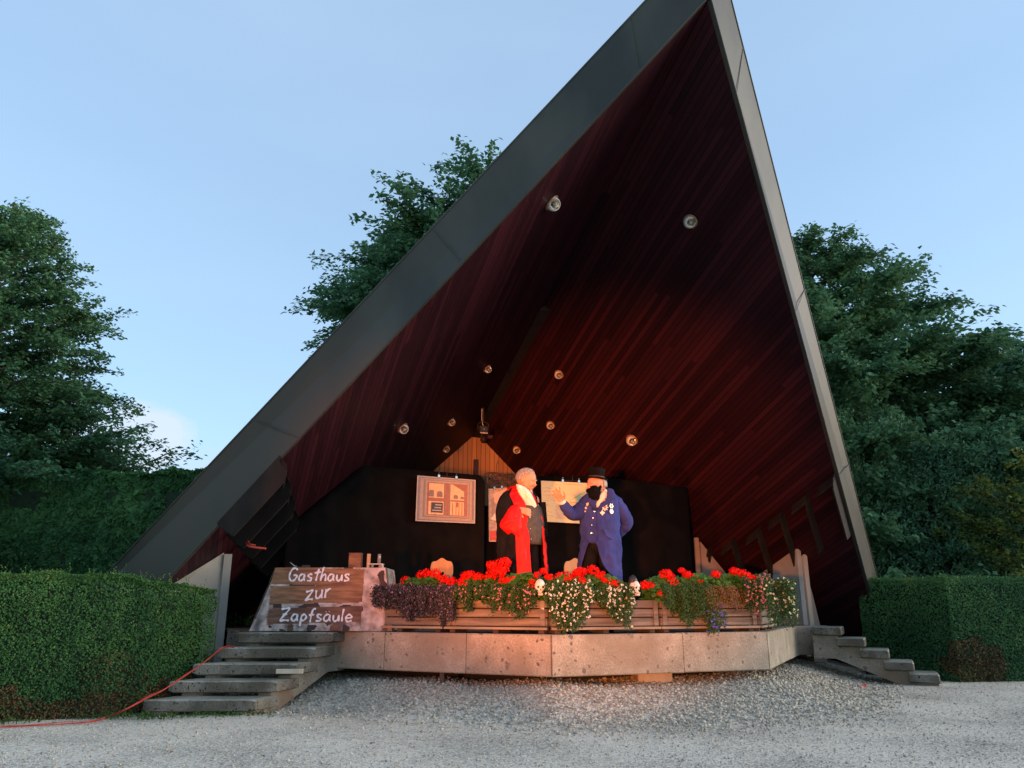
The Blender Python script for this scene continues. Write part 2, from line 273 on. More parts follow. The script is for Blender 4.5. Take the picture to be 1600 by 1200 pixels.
# ------------------------------------------------------------------ builders
def tag(o, label=None, cat=None, group=None, kind=None):
    if label: o['label'] = label
    if cat: o['category'] = cat
    if group: o['group'] = group
    if kind: o['kind'] = kind
    return o
def empty(name, loc=(0, 0, 0), rz_=0, label=None, cat=None, group=None):
    o = bpy.data.objects.new(name, None); COL.objects.link(o); o.location = loc; o.rotation_euler = (0, 0, rz_)
    o.empty_display_size = .2
    return tag(o, label, cat, group)
def put(o, parent=None, world=False):
    COL.objects.link(o)
    if parent is not None:
        o.parent = parent
        if world:
            o.matrix_parent_inverse = (Matrix.Translation(parent.location) @ parent.rotation_euler.to_matrix().to_4x4()).inverted()
    return o
class MB:
    def __init__(s): s.v = []; s.f = []; s.m = []; s.uv = {}
    def add(s, vs, fs, mi=0, uvs=None):
        b = len(s.v); s.v += [tuple(v) for v in vs]
        for k, f in enumerate(fs):
            if uvs: s.uv[len(s.f)] = uvs[k]
            s.f.append(tuple(i+b for i in f)); s.m.append(mi)
        return s
    def hexa(s, a, mi=0):   # 8 corners: bottom 4 ccw, top 4 ccw
        return s.add(a, [(0, 3, 2, 1), (4, 5, 6, 7), (0, 1, 5, 4), (1, 2, 6, 5), (2, 3, 7, 6), (3, 0, 4, 7)], mi)
    def box(s, c, d, mi=0, rot=0, bev=0):
        c = Vector(c); hx, hy, hz = d[0]/2, d[1]/2, d[2]/2; R = Matrix.Rotation(rot, 3, 'Z') if not isinstance(rot, Matrix) else rot
        if bev <= 0:
            return s.hexa([c+R@Vector((x*hx, y*hy, z*hz)) for z in (-1, 1) for x, y in ((-1, -1), (1, -1), (1, 1), (-1, 1))], mi)
        rings = []
        for z, k in ((-hz, bev), (-hz+bev, 0), (hz-bev, 0), (hz, bev)):
            pts = [(-hx+k+(bev-k if 0 else 0), -hy+k), (hx-k, -hy+k), (hx-k, hy-k), (-hx+k, hy-k)]
            r = []
            for (x, y), (ax, ay) in zip(pts, ((-1, -1), (1, -1), (1, 1), (-1, 1))):
                if k == 0:
                    first = Vector((x, y-ay*bev, z)); second = Vector((x-ax*bev, y, z))
                    r += ([first, second] if ax*ay > 0 else [second, first])
                else: r += [Vector((x, y, z))]*2
            rings.append([c+R@p for p in r])
        return s.loft(rings, mi)
    def loft(s, rings, mi=0, cap=True, closed=True):
        n = len(rings[0]); vs = [p for r in rings for p in r]; fs = []
        for i in range(len(rings)-1):
            for j in range(n if closed else n-1):
                k = (j+1) % n; fs.append((i*n+j, i*n+k, (i+1)*n+k, (i+1)*n+j))
        if cap and closed: fs.append(tuple(range(n-1, -1, -1))); fs.append(tuple((len(rings)-1)*n+j for j in range(n)))
        return s.add(vs, fs, mi)
    def tube(s, pts, r, n=8, mi=0, flat=None):
        pts = [Vector(p) for p in pts]; rs = r if isinstance(r, (list, tuple)) else [r]*len(pts); rings = []
        up = None
        for i, p in enumerate(pts):
            t = (pts[min(i+1, len(pts)-1)]-pts[max(i-1, 0)])
            if t.length < 1e-7: t = Vector((0, 0, 1))
            t.normalize()
            if up is None: up = t.orthogonal().normalized()
            up = (up-t*up.dot(t)); up = up.normalized() if up.length > 1e-5 else t.orthogonal().normalized()
            b = t.cross(up); rings.append([p+(up*math.cos(a)+b*math.sin(a))*rs[i] for a in [2*math.pi*k/n for k in range(n)]])
        if flat:
            rings = [[q if not flat else flat(q, p) for q in rg] for rg, p in zip(rings, pts)]
        return s.loft(rings, mi)
    def prism(s, poly, thick_vec, mi=0):
        poly = [Vector(p) for p in poly]; n = len(poly); t = Vector(thick_vec)
        return s.add(poly+[p+t for p in poly], [tuple(range(n-1, -1, -1)), tuple(range(n, 2*n))]+[(j, (j+1) % n, n+(j+1) % n, n+j) for j in range(n)], mi)
    def ball(s, c, r, mi=0, nu=12, nv=8, fn=None):
        c = Vector(c); r = Vector((r, r, r)) if not isinstance(r, (tuple, list, Vector)) else Vector(r)
        vs = []; fs = []
        for i in range(nv+1):
            a = math.pi*i/nv
            for j in range(nu):
                b = 2*math.pi*j/nu; q = Vector((math.sin(a)*math.cos(b), math.sin(a)*math.sin(b), math.cos(a)))
                if fn: q = fn(q)
                vs.append(c+Vector((q.x*r.x, q.y*r.y, q.z*r.z)))
        for i in range(nv):
            for j in range(nu):
                k = (j+1) % nu; fs.append((i*nu+j, (i+1)*nu+j, (i+1)*nu+k, i*nu+k))
        return s.add(vs, fs, mi)
    def build(s, name, mats, parent=None, world=False, smooth=False, **t):
        me = bpy.data.meshes.new(name); me.from_pydata(s.v, [], s.f)
        for m in (mats if isinstance(mats, (list, tuple)) else [mats]): me.materials.append(M[m] if isinstance(m, str) else m)
        me.polygons.foreach_set('material_index', s.m)
        if s.uv:
            l = me.uv_layers.new(name='UVMap')
            for p in me.polygons:
                if p.index in s.uv:
                    for li, uv in zip(p.loop_indices, s.uv[p.index]): l.data[li].uv = uv
        if smooth: me.polygons.foreach_set('use_smooth', [True]*len(me.polygons))
        me.validate(); me.update()
        o = bpy.data.objects.new(name, me); put(o, parent, world); return tag(o, **t) if t else o
def leaves(name, pos, nrm, size, mats, parent=None, aspect=.55, var=None, midx=None, world=True, tipdir=None, curl=.18, **t):
    """many small pointed leaves: pos (N,3), nrm (N,3) rough facing, size (N)"""
    pos = np.asarray(pos, float); N = len(pos); nrm = np.asarray(nrm, float)
    nrm = nrm/np.maximum(1e-6, np.linalg.norm(nrm, axis=1))[:, None]
    if tipdir is None: tipdir = rng.normal(size=(N, 3))
    a = tipdir-nrm*(tipdir*nrm).sum(1)[:, None]; a /= np.maximum(1e-6, np.linalg.norm(a, axis=1))[:, None]
    b = np.cross(nrm, a); s_ = (size if np.ndim(size) else np.full(N, size))[:, None]
    v = np.empty((N, 4, 3)); v[:, 0] = pos-a*s_*.5; v[:, 1] = pos+b*s_*aspect*.5-a*s_*.05+nrm*s_*curl; v[:, 2] = pos+a*s_*.5; v[:, 3] = pos-b*s_*aspect*.5-a*s_*.05+nrm*s_*curl
    me = bpy.data.meshes.new(name); me.vertices.add(N*4); me.vertices.foreach_set('co', v.ravel().astype(np.float32))
    idx = np.arange(N*4, dtype=np.int32).reshape(N, 4); tri = np.stack([idx[:, [0, 1, 2]], idx[:, [0, 2, 3]]], 1).reshape(-1, 3)
    me.loops.add(tri.size); me.loops.foreach_set('vertex_index', tri.ravel())
    me.polygons.add(len(tri)); me.polygons.foreach_set('loop_start', np.arange(len(tri), dtype=np.int32)*3)
    if midx is not None: 
        for m in mats: me.materials.append(M[m])
        me.polygons.foreach_set('material_index', np.repeat(np.asarray(midx, np.int32), 2))
    else: me.materials.append(M[mats])
    me.update(calc_edges=True)
    if var is None: var = rng.random(N)
    at = me.attributes.new('var', 'FLOAT', 'POINT'); at.data.foreach_set('value', np.repeat(np.clip(var, 0, 1), 4).astype(np.float32))
    o = bpy.data.objects.new(name, me); put(o, parent, world and parent is not None); return tag(o, **t) if t else o
def fbm(p, sc):
    return noise.noise(Vector(p)*sc)
def cat(pts, k=6):
    """Catmull-Rom"""
    pts = [Vector(p) for p in pts]; o = []
    for i in range(len(pts)-1):
        a, b, c, e = pts[max(i-1, 0)], pts[i], pts[i+1], pts[min(i+2, len(pts)-1)]
        for j in range(k):
            t_ = j/k; o.append(.5*((2*b)+(c-a)*t_+(2*a-5*b+4*c-e)*t_*t_+(3*b-a-3*c+e)*t_**3))
    o.append(pts[-1]); return o

# ================================================================== GROUND
V0, V1, V2, V3 = W(4.85, -4.3), W(1.9, -1.35), W(1.9, 1.5), W(4.2, 3.85)
def mound_h(x, y):
    """a bank of loose stones lies against the foot of the stage"""
    q = Vector((x, y, 0))-O_; s = q.dot(D_); u = q.dot(P_)
    # signed distance inside the stage outline (positive under the slab)
    d1 = s-1.9; d2 = (s-1.9-(u-1.5))*.7071; d3 = (s-1.9-(-1.35-u))*.7071
    dd = min(d1, d2, d3)
    k = max(0, min(1, (dd+1.15)/1.5)); k = k*k*(3-2*k)
    return k*(.26+.05*noise.noise(Vector((x*1.3, y*1.3, 0))))+.0
def gz(x, y): return mound_h(x, y)+.012*noise.noise(Vector((x*.9, y*.9, 3)))
gm = bpy.data.materials.new('crushed limestone gravel'); gm.use_nodes = True
n = gm.node_tree; L = n.links.new; b = n.nodes['Principled BSDF']; b.inputs['Roughness'].default_value = .95; b.inputs['Specular IOR Level'].default_value = .15
t = n.nodes.new('ShaderNodeTexCoord'); v = n.nodes.new('ShaderNodeTexVoronoi'); v.inputs['Scale'].default_value = 75; L(t.outputs['Object'], v.inputs['Vector'])
bw = n.nodes.new('ShaderNodeRGBToBW'); L(v.outputs['Color'], bw.inputs[0])
big = n.nodes.new('ShaderNodeTexNoise'); big.inputs['Scale'].default_value = .8; big.inputs['Detail'].default_value = 8; L(t.outputs['Object'], big.inputs['Vector'])
ad = n.nodes.new('ShaderNodeMath'); ad.operation = 'MULTIPLY_ADD'; L(big.outputs['Fac'], ad.inputs[0]); ad.inputs[1].default_value = 1.25; sb0 = n.nodes.new('ShaderNodeMath'); sb0.operation = 'SUBTRACT'; L(bw.outputs[0], sb0.inputs[0]); sb0.inputs[1].default_value = .22; L(sb0.outputs[0], ad.inputs[2])
r = n.nodes.new('ShaderNodeValToRGB'); r.color_ramp.elements[0].position = .45; r.color_ramp.elements[0].color = (.31, .27, .215, 1); r.color_ramp.elements[1].position = 1.25; r.color_ramp.elements[1].color = (.86, .755, .61, 1)
e = r.color_ramp.elements.new(.8); e.color = (.58, .51, .41, 1)
L(ad.outputs[0], r.inputs[0]); L(r.outputs[0], b.inputs['Base Color'])
bp = n.nodes.new('ShaderNodeBump'); bp.inputs['Strength'].default_value = .9; bp.inputs['Distance'].default_value = .012; bp.invert = True; L(v.outputs['Distance'], bp.inputs['Height']); L(bp.outputs[0], b.inputs['Normal'])
M['gravel'] = gm
gx = sorted(set([-400, -150, -60, -30, -18]+[round(-12+.16*i, 3) for i in range(151)]+[18, 30, 60, 150, 400])); gy = sorted(set([-400, -100, -30, -8]+[round(.0+.14*i, 3) for i in range(115)]+[20, 40, 100, 400]))
g = MB(); nx = len(gx)
g.v = [(x, y, gz(x, y) if (-12 < x < 12 and 0 < y < 16) else 0) for y in gy for x in gx]
for j in range(len(gy)-1):
    for i in range(nx-1): g.f.append((j*nx+i, j*nx+i+1, (j+1)*nx+i+1, (j+1)*nx+i)); g.m.append(0)
g.build('ground', 'gravel', smooth=True, label='pale grey crushed gravel in front of the stage', kind='structure')
lw = MB(); lw.add([(-400, 16.8, .02), (400, 16.8, .02), (400, 400, .02), (-400, 400, .02)], [(0, 1, 2, 3)])
M['lawn'] = mat('lawn', (.02, .05, .012), .95, (.05, .10, .025), 8, 6, .4, 40)
lw.build('lawn', 'lawn', kind='structure', label='lawn behind the hedges')
# loose stones, denser and larger on the bank
def stones():
    vs = []; fs = []; vr = []
    base = np.array([(1, 0, 0), (0, 1, 0), (-1, 0, 0), (0, -1, 0), (0, 0, 1), (0, 0, -1), ], float)
    ff = np.array([(0, 1, 4), (1, 2, 4), (2, 3, 4), (3, 0, 4), (1, 0, 5), (2, 1, 5), (3, 2, 5), (0, 3, 5)])
    P = []
    while len(P) < 17000:
        y = 4.2+rng.random()**1.15*8.5; x = (rng.random()*2-1)*(y*.72+.4)
        P.append((x, y, .004+.0065*rng.random()**2+.0035*rng.random()))
    k = 0
    while k < 23000:      # bank
        s = 2.6-3.1*rng.random()**.85+rng.normal(0, .15); u = -4.9+rng.random()*10.2
        if s < 1.25 and rng.random() < min(.97, ((1.25-s)/1.5))**.7: continue
        if u < -1.35: s += (-1.35-u)
        if u > 1.5: s += (u-1.5)
        q = W(s, u); P.append((q.x, q.y, (.008+.017*rng.random()**2)*(1 if s > 1 else .55+.45*max(0, s+.5)/1.5))); k += 1
    P = np.array(P); N = len(P)
    z = np.array([gz(x, y) for x, y, _ in P])
    rot = rng.random(N)*6.28; A = rng.uniform(.7, 1.4, (N, 3))*P[:, 2:3]; A[:, 2] *= .75
    jit = rng.uniform(.6, 1.3, (N, 6, 1))
    v = base[None]*jit*A[:, None, :]
    c_, s_ = np.cos(rot)[:, None], np.sin(rot)[:, None]
    tl = rng.normal(0, .5, N)[:, None]
    x = v[..., 0]*c_-v[..., 1]*s_; y = v[..., 0]*s_+v[..., 1]*c_; zz = v[..., 2]+x*tl*.5
    v = np.stack([x+P[:, 0:1], y+P[:, 1:2], zz+(z+P[:, 2]*.35)[:, None]], -1)
    f = (np.arange(N)[:, None, None]*6+ff[None]).reshape(-1, 3)
    me = bpy.data.meshes.new('gravel_stones'); me.vertices.add(N*6); me.vertices.foreach_set('co', v.ravel().astype(np.float32))
    me.loops.add(f.size); me.loops.foreach_set('vertex_index', f.ravel().astype(np.int32)); me.polygons.add(len(f)); me.polygons.foreach_set('loop_start', np.arange(len(f), dtype=np.int32)*3)
    me.update(calc_edges=True); at = me.attributes.new('var', 'FLOAT', 'POINT'); at.data.foreach_set('value', np.repeat(rng.random(N), 6).astype(np.float32))
    M['stone'] = leafmat('loose limestone chips', (.27, .235, .19), (.60, .53, .43), rough=.95, transl=0)
    me.materials.append(M['stone']); o = bpy.data.objects.new('gravel_stones', me); COL.objects.link(o)
    tag(o, 'loose grey stones strewn over the gravel and banked under the stage', 'gravel', kind='stuff')
stones()
# weeds at the hedge foot and fallen leaves
pp = []; 
for k in range(900):
    c = random.choice([(-4.1, 8.55), (-5.2, 8.1), (-3.6, 8.5), (-3.0, 8.7), (-6.4, 7.7)]); pp.append((c[0]+random.gauss(0, .25), c[1]+random.gauss(0, .10), .015+random.random()*.03))
leaves('weed_tufts', pp, [(random.gauss(0, 1), random.gauss(0, 1), .3) for _ in pp], np.full(len(pp), .05), 'grass', aspect=.25, label='low green weeds at the foot of the clipped hedge', cat='weeds', kind='stuff')
pp = [atZ(random.uniform(30, 1560), random.uniform(1075, 1190), .02) for _ in range(42)]
leaves('fallen_leaves', [tuple(p) for p in pp], [(random.gauss(0, .3), random.gauss(0, .3), 1) for _ in pp], np.array([random.uniform(.015, .045) for _ in pp]), 'drybox', label='fallen leaves scattered on the gravel', cat='leaves', kind='stuff')
sc_ = MB(); q = atZ(1347, 1073, .02); sc_.box(q+Vector((0, 0, .01)), (.13, .05, .025), 0, .4, .006); sc_.box(q+Vector((.05, .02, .02)), (.05, .05, .02), 0, .9, .005)
sc_.build('plastic_scrap', 'scrap', label='small red scrap lying on gravel beside the right steps', cat='scrap')

# ================================================================== THE SHELL
shell = empty('concert_shell', W(4.5, 0), 0, 'tall pointed concert shell with dark red boarded soffit and grey edge', 'band shell')
ES, EZ = .785, 1.2313
k_ = RZ/EZ; BACK = 9.1
def IN(s, u): return W(s, u, rz(s, u))
OA = (-.18, 8.976); OE = (.802, 1.207); OM = .905
def OUTP(s, u): return W(s, u, OA[1]-RT*(s-OA[0])-OM*abs(u))
ko = OA[1]/OE[1]
for sg in (-1, 1):
    a, bb = W(0, 0, RZ), W(k_*ES, sg*k_, 0); gb = (RZ-RT*(BACK+.25))/RM
    c, d_ = W(BACK+.25, sg*gb, 0), IN(BACK+.25, 0)
    oa, ob = W(OA[0], 0, OA[1]), W(OA[0]+ko*OE[0], sg*ko, 0); gb2 = (OA[1]-RT*(BACK+.25-OA[0]))/OM
    oc, od = W(BACK+.25, sg*gb2, 0), OUTP(BACK+.25, 0)
    # soffit subdivided along boards so that it carries board coordinates
    m_ = MB(); dirn = (D_-Z_*RT).normalized(); crs = (P_*sg-Z_*RM); crs = (crs-dirn*crs.dot(dirn)).normalized()
    def uvof(q): w_ = q-a; return (w_.dot(crs)/.085, w_.dot(dirn))
    poly = [a, bb, c, d_]; m_.add(poly, [(0, 1, 2, 3)], 0, [[uvof(q) for q in poly]])
    m_.build('soffit', 'soffit', shell, True)
    m_ = MB(); m_.add([oa, ob, oc, od, a+Z_*.05, bb, c, d_], [(0, 1, 2, 3), (1, 5, 6, 2), (3, 2, 6, 7)]); m_.build('roof_covering', 'covering', shell, True)
    # fascia: folded sheet, slightly proud, with standing seams
    m_ = MB(); ea = (bb-a); eo = (ob-oa); nf = ea.cross(oa-a).normalized()
    if nf.dot(D_) > 0: nf = -nf
    proud = nf*.045
    m_.add([a+proud, bb+proud, ob+proud, oa+proud, a-nf*.02, bb-nf*.02, ob-nf*.02, oa-nf*.02], [(0, 1, 2, 3), (0, 4, 5, 1), (3, 2, 6, 7), (7, 6, 5, 4)])
    for t_ in (.10, .37, .62, .84):
        p1 = a+ea*t_+proud; p2 = oa+eo*(t_+.006)+proud; e_ = ea.normalized()*.010
        m_.hexa([p1-e_+nf*.001, p1+e_+nf*.001, p2+e_+nf*.001, p2-e_+nf*.001, p1-e_*.5+nf*.006, p1+e_*.5+nf*.006, p2+e_*.5+nf*.006, p2-e_*.5+nf*.006])
    # drip edge along the outer and inner rims
    for q1, q2, off in ((a, bb, (oa-a).normalized()*.02), (oa, ob, (a-oa).normalized()*.02)):
        m_.tube([q1+proud+off, q2+proud+off], .012, 6)
    m_.build('fascia', 'fascia', shell, True, label='light grey right fascia' if sg > 0 else 'dark broad left fascia')
# near black strip painting in the shade band along the ridge underside
m_ = MB(); rw = .09
pts = []
for s in (5.2, BACK): pts.append([W(s, -rw, rz(s, rw)-.012), W(s, rw, rz(s, rw)-.012), W(s, rw, rz(s, rw)+.07), W(s, -rw, rz(s, rw)+.07)])
m_.loft(pts); m_.build('ridge_shade_strip', 'ridge', shell, True)
# gable wall of pine boards at the back
m_ = MB(); gu = (RZ-RT*BACK)/RM; g1 = [W(BACK, -gu, 0), W(BACK, gu, 0), W(BACK, 0, rz(BACK, 0))]
m_.add(g1, [(0, 1, 2)], 0, [[(-gu/.1, 0), (gu/.1, 0), (0, rz(BACK, 0))]]); m_.add([q+D_*.2 for q in g1], [(2, 1, 0)], 1)
m_.build('gable_wall', ['gable', 'covering'], shell, True)
m_ = MB(); m_.box(W(BACK-.04, -.02, 2.3), (.09, .06, 3.6), 0, AX); m_.build('gable_post', 'iron', shell, True)

# stage platform: faceted slab with a set back foundation
stg = empty('stage_platform', W(4, 0), 0, 'faceted concrete stage platform with pitted front edge under the shell', 'stage')
TS = .435
outline = [V0, V1, V2, V3, W(4.25, 4.5), W(8.9, 4.5), W(8.9, -4.7), W(4.95, -4.7)]
m_ = MB(); m_.prism([q+Z_*(ZS-.03) for q in outline], (0, 0, .03)); m_.build('stage_floor', 'floor', stg, True)
# fascia slabs, each a cast length with open joints
def slabs(a, b, cuts, name='edge_slab'):
    e_ = (b-a); Ln = e_.length; e_ = e_.normalized(); nn = Vector((e_.y, -e_.x, 0))
    if nn.dot(D_) > 0 and abs(nn.dot(D_)) > .2: nn = -nn
    cuts = [0]+cuts+[Ln]
    for i in range(len(cuts)-1):
        x0, x1 = cuts[i]+.004, cuts[i+1]-.004; p0, p1 = a+e_*x0, a+e_*x1
        m_ = MB(); o_ = nn*.02+Z_*random.uniform(-.004, .004); bk = -nn*.16; zb, zt = ZS-TS, ZS+.004; c_ = .012
        m_.loft([[p+o_+nn*(-c_)+Z_*zb, p+o_+Z_*(zb+c_), p+o_+Z_*(zt-c_), p+o_+nn*(-c_)+Z_*zt, p+o_+bk+Z_*zt, p+o_+bk+Z_*zb] for p in (p0, p1)])
        m_.build(name, 'slab', stg, True)
slabs(V0, V1, [1.0, 2.0, 3.12]); slabs(V1, V2, [1.66]); slabs(V2, V3, [.9, 2.1])
slabs(V3, W(4.25, 4.5), []); slabs(W(4.95, -4.7), V0, [])
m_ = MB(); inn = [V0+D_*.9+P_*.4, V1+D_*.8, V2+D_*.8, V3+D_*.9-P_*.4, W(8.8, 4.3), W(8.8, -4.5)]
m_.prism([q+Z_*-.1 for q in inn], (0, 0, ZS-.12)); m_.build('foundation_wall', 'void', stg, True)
m_ = MB(); q = atZ(1024, 1053, .34); q = Vector((q.x, q.y+.25, .30)); m_.box(q, (.42, .3, .16), 0, .1, .01); m_.build('support_block', 'trim', stg, True)
for px in (578,):
    q = W(2.5+.45, -2.3); m_ = MB(); m_.box((q.x, q.y, .22), (.05, .05, .34)); m_.build('support_leg', 'blackmetal', stg, True)

# steps
def stairs(origin, up, side, label, wid=1.62):
    """origin = nose corner of the lowest tread nearest the stage middle; up = horizontal climbing direction; side = along the tread"""
    st = empty('concrete_steps', origin, 0, label, 'steps')
    run, rise = .31, ZS/5
    ang = math.atan2(side.y, side.x)
    for i in range(5):
        p0 = origin+up*(run*i)+Z_*(rise*(i+1)-.125); m_ = MB(); dpt = .40; j = .015
        # worn slab: subdivided loft with chipped nose
        rings = []
        K = 22
        for k in range(K+1):
            x = wid*k/K; c_ = p0+side*(x+random.uniform(-.004, .004)*(k not in (0, K))); e0 = .012+.012*abs(noise.noise(Vector((x*7, i*3, 1)))); w1 = .01*noise.noise(Vector((x*5, i*5, 2)))
            end = .014 if k in (0, K) else 0
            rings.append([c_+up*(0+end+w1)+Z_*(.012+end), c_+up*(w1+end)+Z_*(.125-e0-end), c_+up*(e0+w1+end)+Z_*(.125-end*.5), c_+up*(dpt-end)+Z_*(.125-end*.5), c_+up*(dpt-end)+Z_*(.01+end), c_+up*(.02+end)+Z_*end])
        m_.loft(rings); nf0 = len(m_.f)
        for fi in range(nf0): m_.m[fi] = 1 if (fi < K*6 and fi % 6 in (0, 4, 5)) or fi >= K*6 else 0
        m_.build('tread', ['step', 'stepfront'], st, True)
    # stringers: stepped beams carrying the treads, the near one seen from the stage middle
    for off in (.10, wid-.24):
        m_ = MB(); top = []
        o2 = origin+side*off
        prof = [(.02, -.05)]
        for i in range(5): prof += [(.02+run*i+(.06 if i else 0), rise*(i+1)-.126), (.02+run*(i+1)+.05, rise*(i+1)-.126)]
        prof += [(run*5+.12, rise*5-.126), (run*5+.12, rise*5-.46), (run*4.4, rise*5-.46), (run*1.3, -.05)]
        m_.prism([o2+up*x+Z_*z for x, z in prof], side*.14); m_.build('stringer', 'stringer', st, True)
    return st
upL = Vector((.423, .906, 0)); sideL = Vector((-.906, .423, 0))
sideL = Vector((-.998, -.03, 0))
stairs(Vector((-2.72, 8.74, 0)), upL, sideL, 'worn concrete steps on the left side climbing beside the clipped hedge', 1.17)
upR = Vector((-.906, .423, 0)); sideR = Vector((.423, .906, 0))
stairs(Vector((6.13, 11.75, 0)), upR, sideR, 'worn concrete steps on the right side climbing to the stage', .86)
# short pale plank wedged under a left tread
m_ = MB(); q = Vector((-2.72, 8.74, 0))+upL*.55+sideL*.02+Z_*(.40); m_.box(q, (.30, .05, .05), 0, math.atan2(sideL.y, sideL.x), .004); m_.build('wood_wedge', 'trim', label='short pale plank wedged below the middle tread of the left steps', cat='plank')

# buttresses
def vpoly(name, pts, thick, matn, parent=shell, **t):
    m_ = MB(); m_.prism(pts, thick); return m_.build(name, matn, parent, True, **t)
# left: front face under the roof edge, inner side wall with pale corner
BL = (4.70, -4.84)
f1 = [W(BL[0], BL[1], 0), W(BL[0], BL[1], rz(*BL)-.02), W(BL[0]-.28, BL[1]-.62, 1.33), W(BL[0]-.28, BL[1]-1.3, .62), W(BL[0]-.28, BL[1]-1.3, 0)]
vpoly('buttress', f1, D_*1.6, 'plaster', label='pale left buttress')
vpoly('buttress_edge', [W(BL[0]-.03, BL[1]+.005, 0), W(BL[0]-.03, BL[1]+.005, rz(*BL)-.04), W(BL[0]+.12, BL[1]+.005, rz(*BL)-.1), W(BL[0]+.12, BL[1]+.005, 0)], P_*.10, 'plaster')
BR = (4.86, 4.50)
# right: side wall running back parallel to the axis, pale edge, sloped front face
vpoly('buttress', [W(BR[0], BR[1], .3), W(BR[0], BR[1], rz(*BR)-.02), W(6.9, BR[1], rz(6.9, 4.5)-.02), W(6.9, BR[1], .3)], P_*.14, 'plaster', label='right buttress with a pale paint patch')
vpoly('buttress_edge', [W(BR[0]-.09, BR[1]-.01, .3), W(BR[0]-.09, BR[1]-.01, rz(*BR)+.0), W(BR[0]-.004, BR[1]-.01, rz(*BR)-.03), W(BR[0]-.004, BR[1]-.01, .3)], P_*.09, 'plaster')
vpoly('buttress_trim', [W(BR[0]-.12, BR[1]+.10, .3), W(BR[0]-.12, BR[1]+.10, rz(BR[0], BR[1]+.1)-.0), W(BR[0]-.03, BR[1]+.10, rz(BR[0], BR[1]+.12)-.04), W(BR[0]-.03, BR[1]+.10, .3)], P_*.08, 'trim')
vpoly('buttress', [W(BR[0]-.02, BR[1]+.19, .2), W(BR[0]-.02, BR[1]+.19, 1.80), W(BR[0]-.02, BR[1]+.30, 1.30), W(BR[0]-.02, BR[1]+.42, .62), W(BR[0]-.02, BR[1]+.46, .2)], D_*1.2, 'redplaster')
m_ = MB(); nvx = 26; pc = (5.32, 1.33); ring = []
for k in range(nvx):
    a_ = 2*math.pi*k/nvx; rr = 1+.22*noise.noise(Vector((math.cos(a_)*1.6, math.sin(a_)*1.6, 4))); ring.append(W(pc[0]+.36*rr*math.cos(a_), BR[1]-.006, pc[1]+.34*rr*math.sin(a_)))
m_.prism(ring, P_*.004); m_.build('paint_patch', 'patch', shell, True)
# rear right buttress, its warm light put into the redder render, and its small mate
vpoly('buttress', [W(6.38, 3.50, .8), W(6.38, 3.50, 2.36), W(7.6, 3.50, 2.0), W(7.6, 3.50, .8)], P_*.09, 'redplaster')
vpoly('buttress', [W(6.34, 3.60, .8), W(6.34, 3.60, 2.28), W(6.34, 4.35, 1.45), W(6.34, 4.35, .8)], D_*.2, 'redplaster')
vpoly('buttress', [W(6.38, -3.60, .8), W(6.38, -3.60, 2.3), W(7.6, -3.60, 1.9), W(7.6, -3.60, .8)], P_*-.09, 'redplaster')
# sound baffles: fins standing off the soffit and running down its slope, one behind the other
def baffle(sg, s0, u0, ln, dep, capw):
    e_ = Vector((ES, sg, -EZ)); e_ = (D_*e_.x+P_*e_.y+Z_*e_.z).normalized()
    nin = (D_*(-RT)+P_*(-sg*RM)-Z_).normalized()     # points into the room
    a0 = IN(s0, sg*u0)+nin*.01; m_ = MB(); tv = (D_-Z_*RT).normalized()
    sh = [a0, a0+nin*dep*.55+e_*.02, a0+nin*dep+e_*.16, a0+nin*dep+e_*(ln-.05), a0+nin*dep*.35+e_*ln, a0+e_*ln]
    m_.prism(sh, tv*.035)
    m_.prism([a0+nin*dep*.15+e_*.0, a0+nin*dep*.75+e_*.06, a0+nin*(dep*.75+.02)+e_*.10, a0+nin*dep*.15+e_*.05], tv*capw)
    return m_
for sg in (-1, 1):
    for k in range(6):
        s0 = 3.18+.62*k; u0 = (4.36 if sg < 0 else 4.05)-.02*k
        u0 = min(u0, (RZ-RT*s0-2.86+.13*k)/RM)
        bf = baffle(sg, s0, u0, (1.12 if sg < 0 else 1.25)-.05*k, .27 if sg < 0 else .20, .4)
        bf.build('sound_baffle', 'baffle', shell, True)
# curtains
def curtain(u0, u1, s, ztop, label, zb=ZS+.02, fold=.02, nfold=None, sag=0):
    m_ = MB(); nn = max(8, int(abs(u1-u0)*22)); nz_ = 14; f = []
    vs = []
    for j in range(nz_+1):
        for i in range(nn+1):
            u = u0+(u1-u0)*i/nn; zt = ztop(u); z = zb+(zt-zb)*j/nz_
            amp = fold*(1-.75*j/nz_); o_ = amp*math.sin(u*9+1.3*math.sin(u*2.1))+.4*amp*math.sin(u*23+z)
            vs.append(W(s+o_, u, z))
    fs = [(j*(nn+1)+i, j*(nn+1)+i+1, (j+1)*(nn+1)+i+1, (j+1)*(nn+1)+i) for j in range(nz_) for i in range(nn)]
    m_.add(vs, fs); o = m_.build('stage_curtain', 'curtain', None, smooth=True, label=label, cat='curtain', group='black cloths hung across the back of the stage')
    sd_ = o.modifiers.new('t', 'SOLIDIFY'); sd_.thickness = .006
    return o
CS = 5.6
def uAt(px, s, py=800):
    q = atP(px, py, W(s, 0, 0), D_); return (q-O_).dot(P_)
def zAt(px, py, s): return atP(px, py, W(s, 0, 0), D_).z
uL1, uR0 = uAt(757, CS), uAt(838, CS)
curtain(-4.02, uL1, CS, lambda u: min(zAt(675, 738, CS)+(uAt(675, CS)-u)*.0+.04*(u-uL1)*-1*.5-(.10*max(0, 1-(uL1-u)/.12)**2), rz(CS, abs(u))-.04), 'wide black curtain behind the sign table and the window poster')
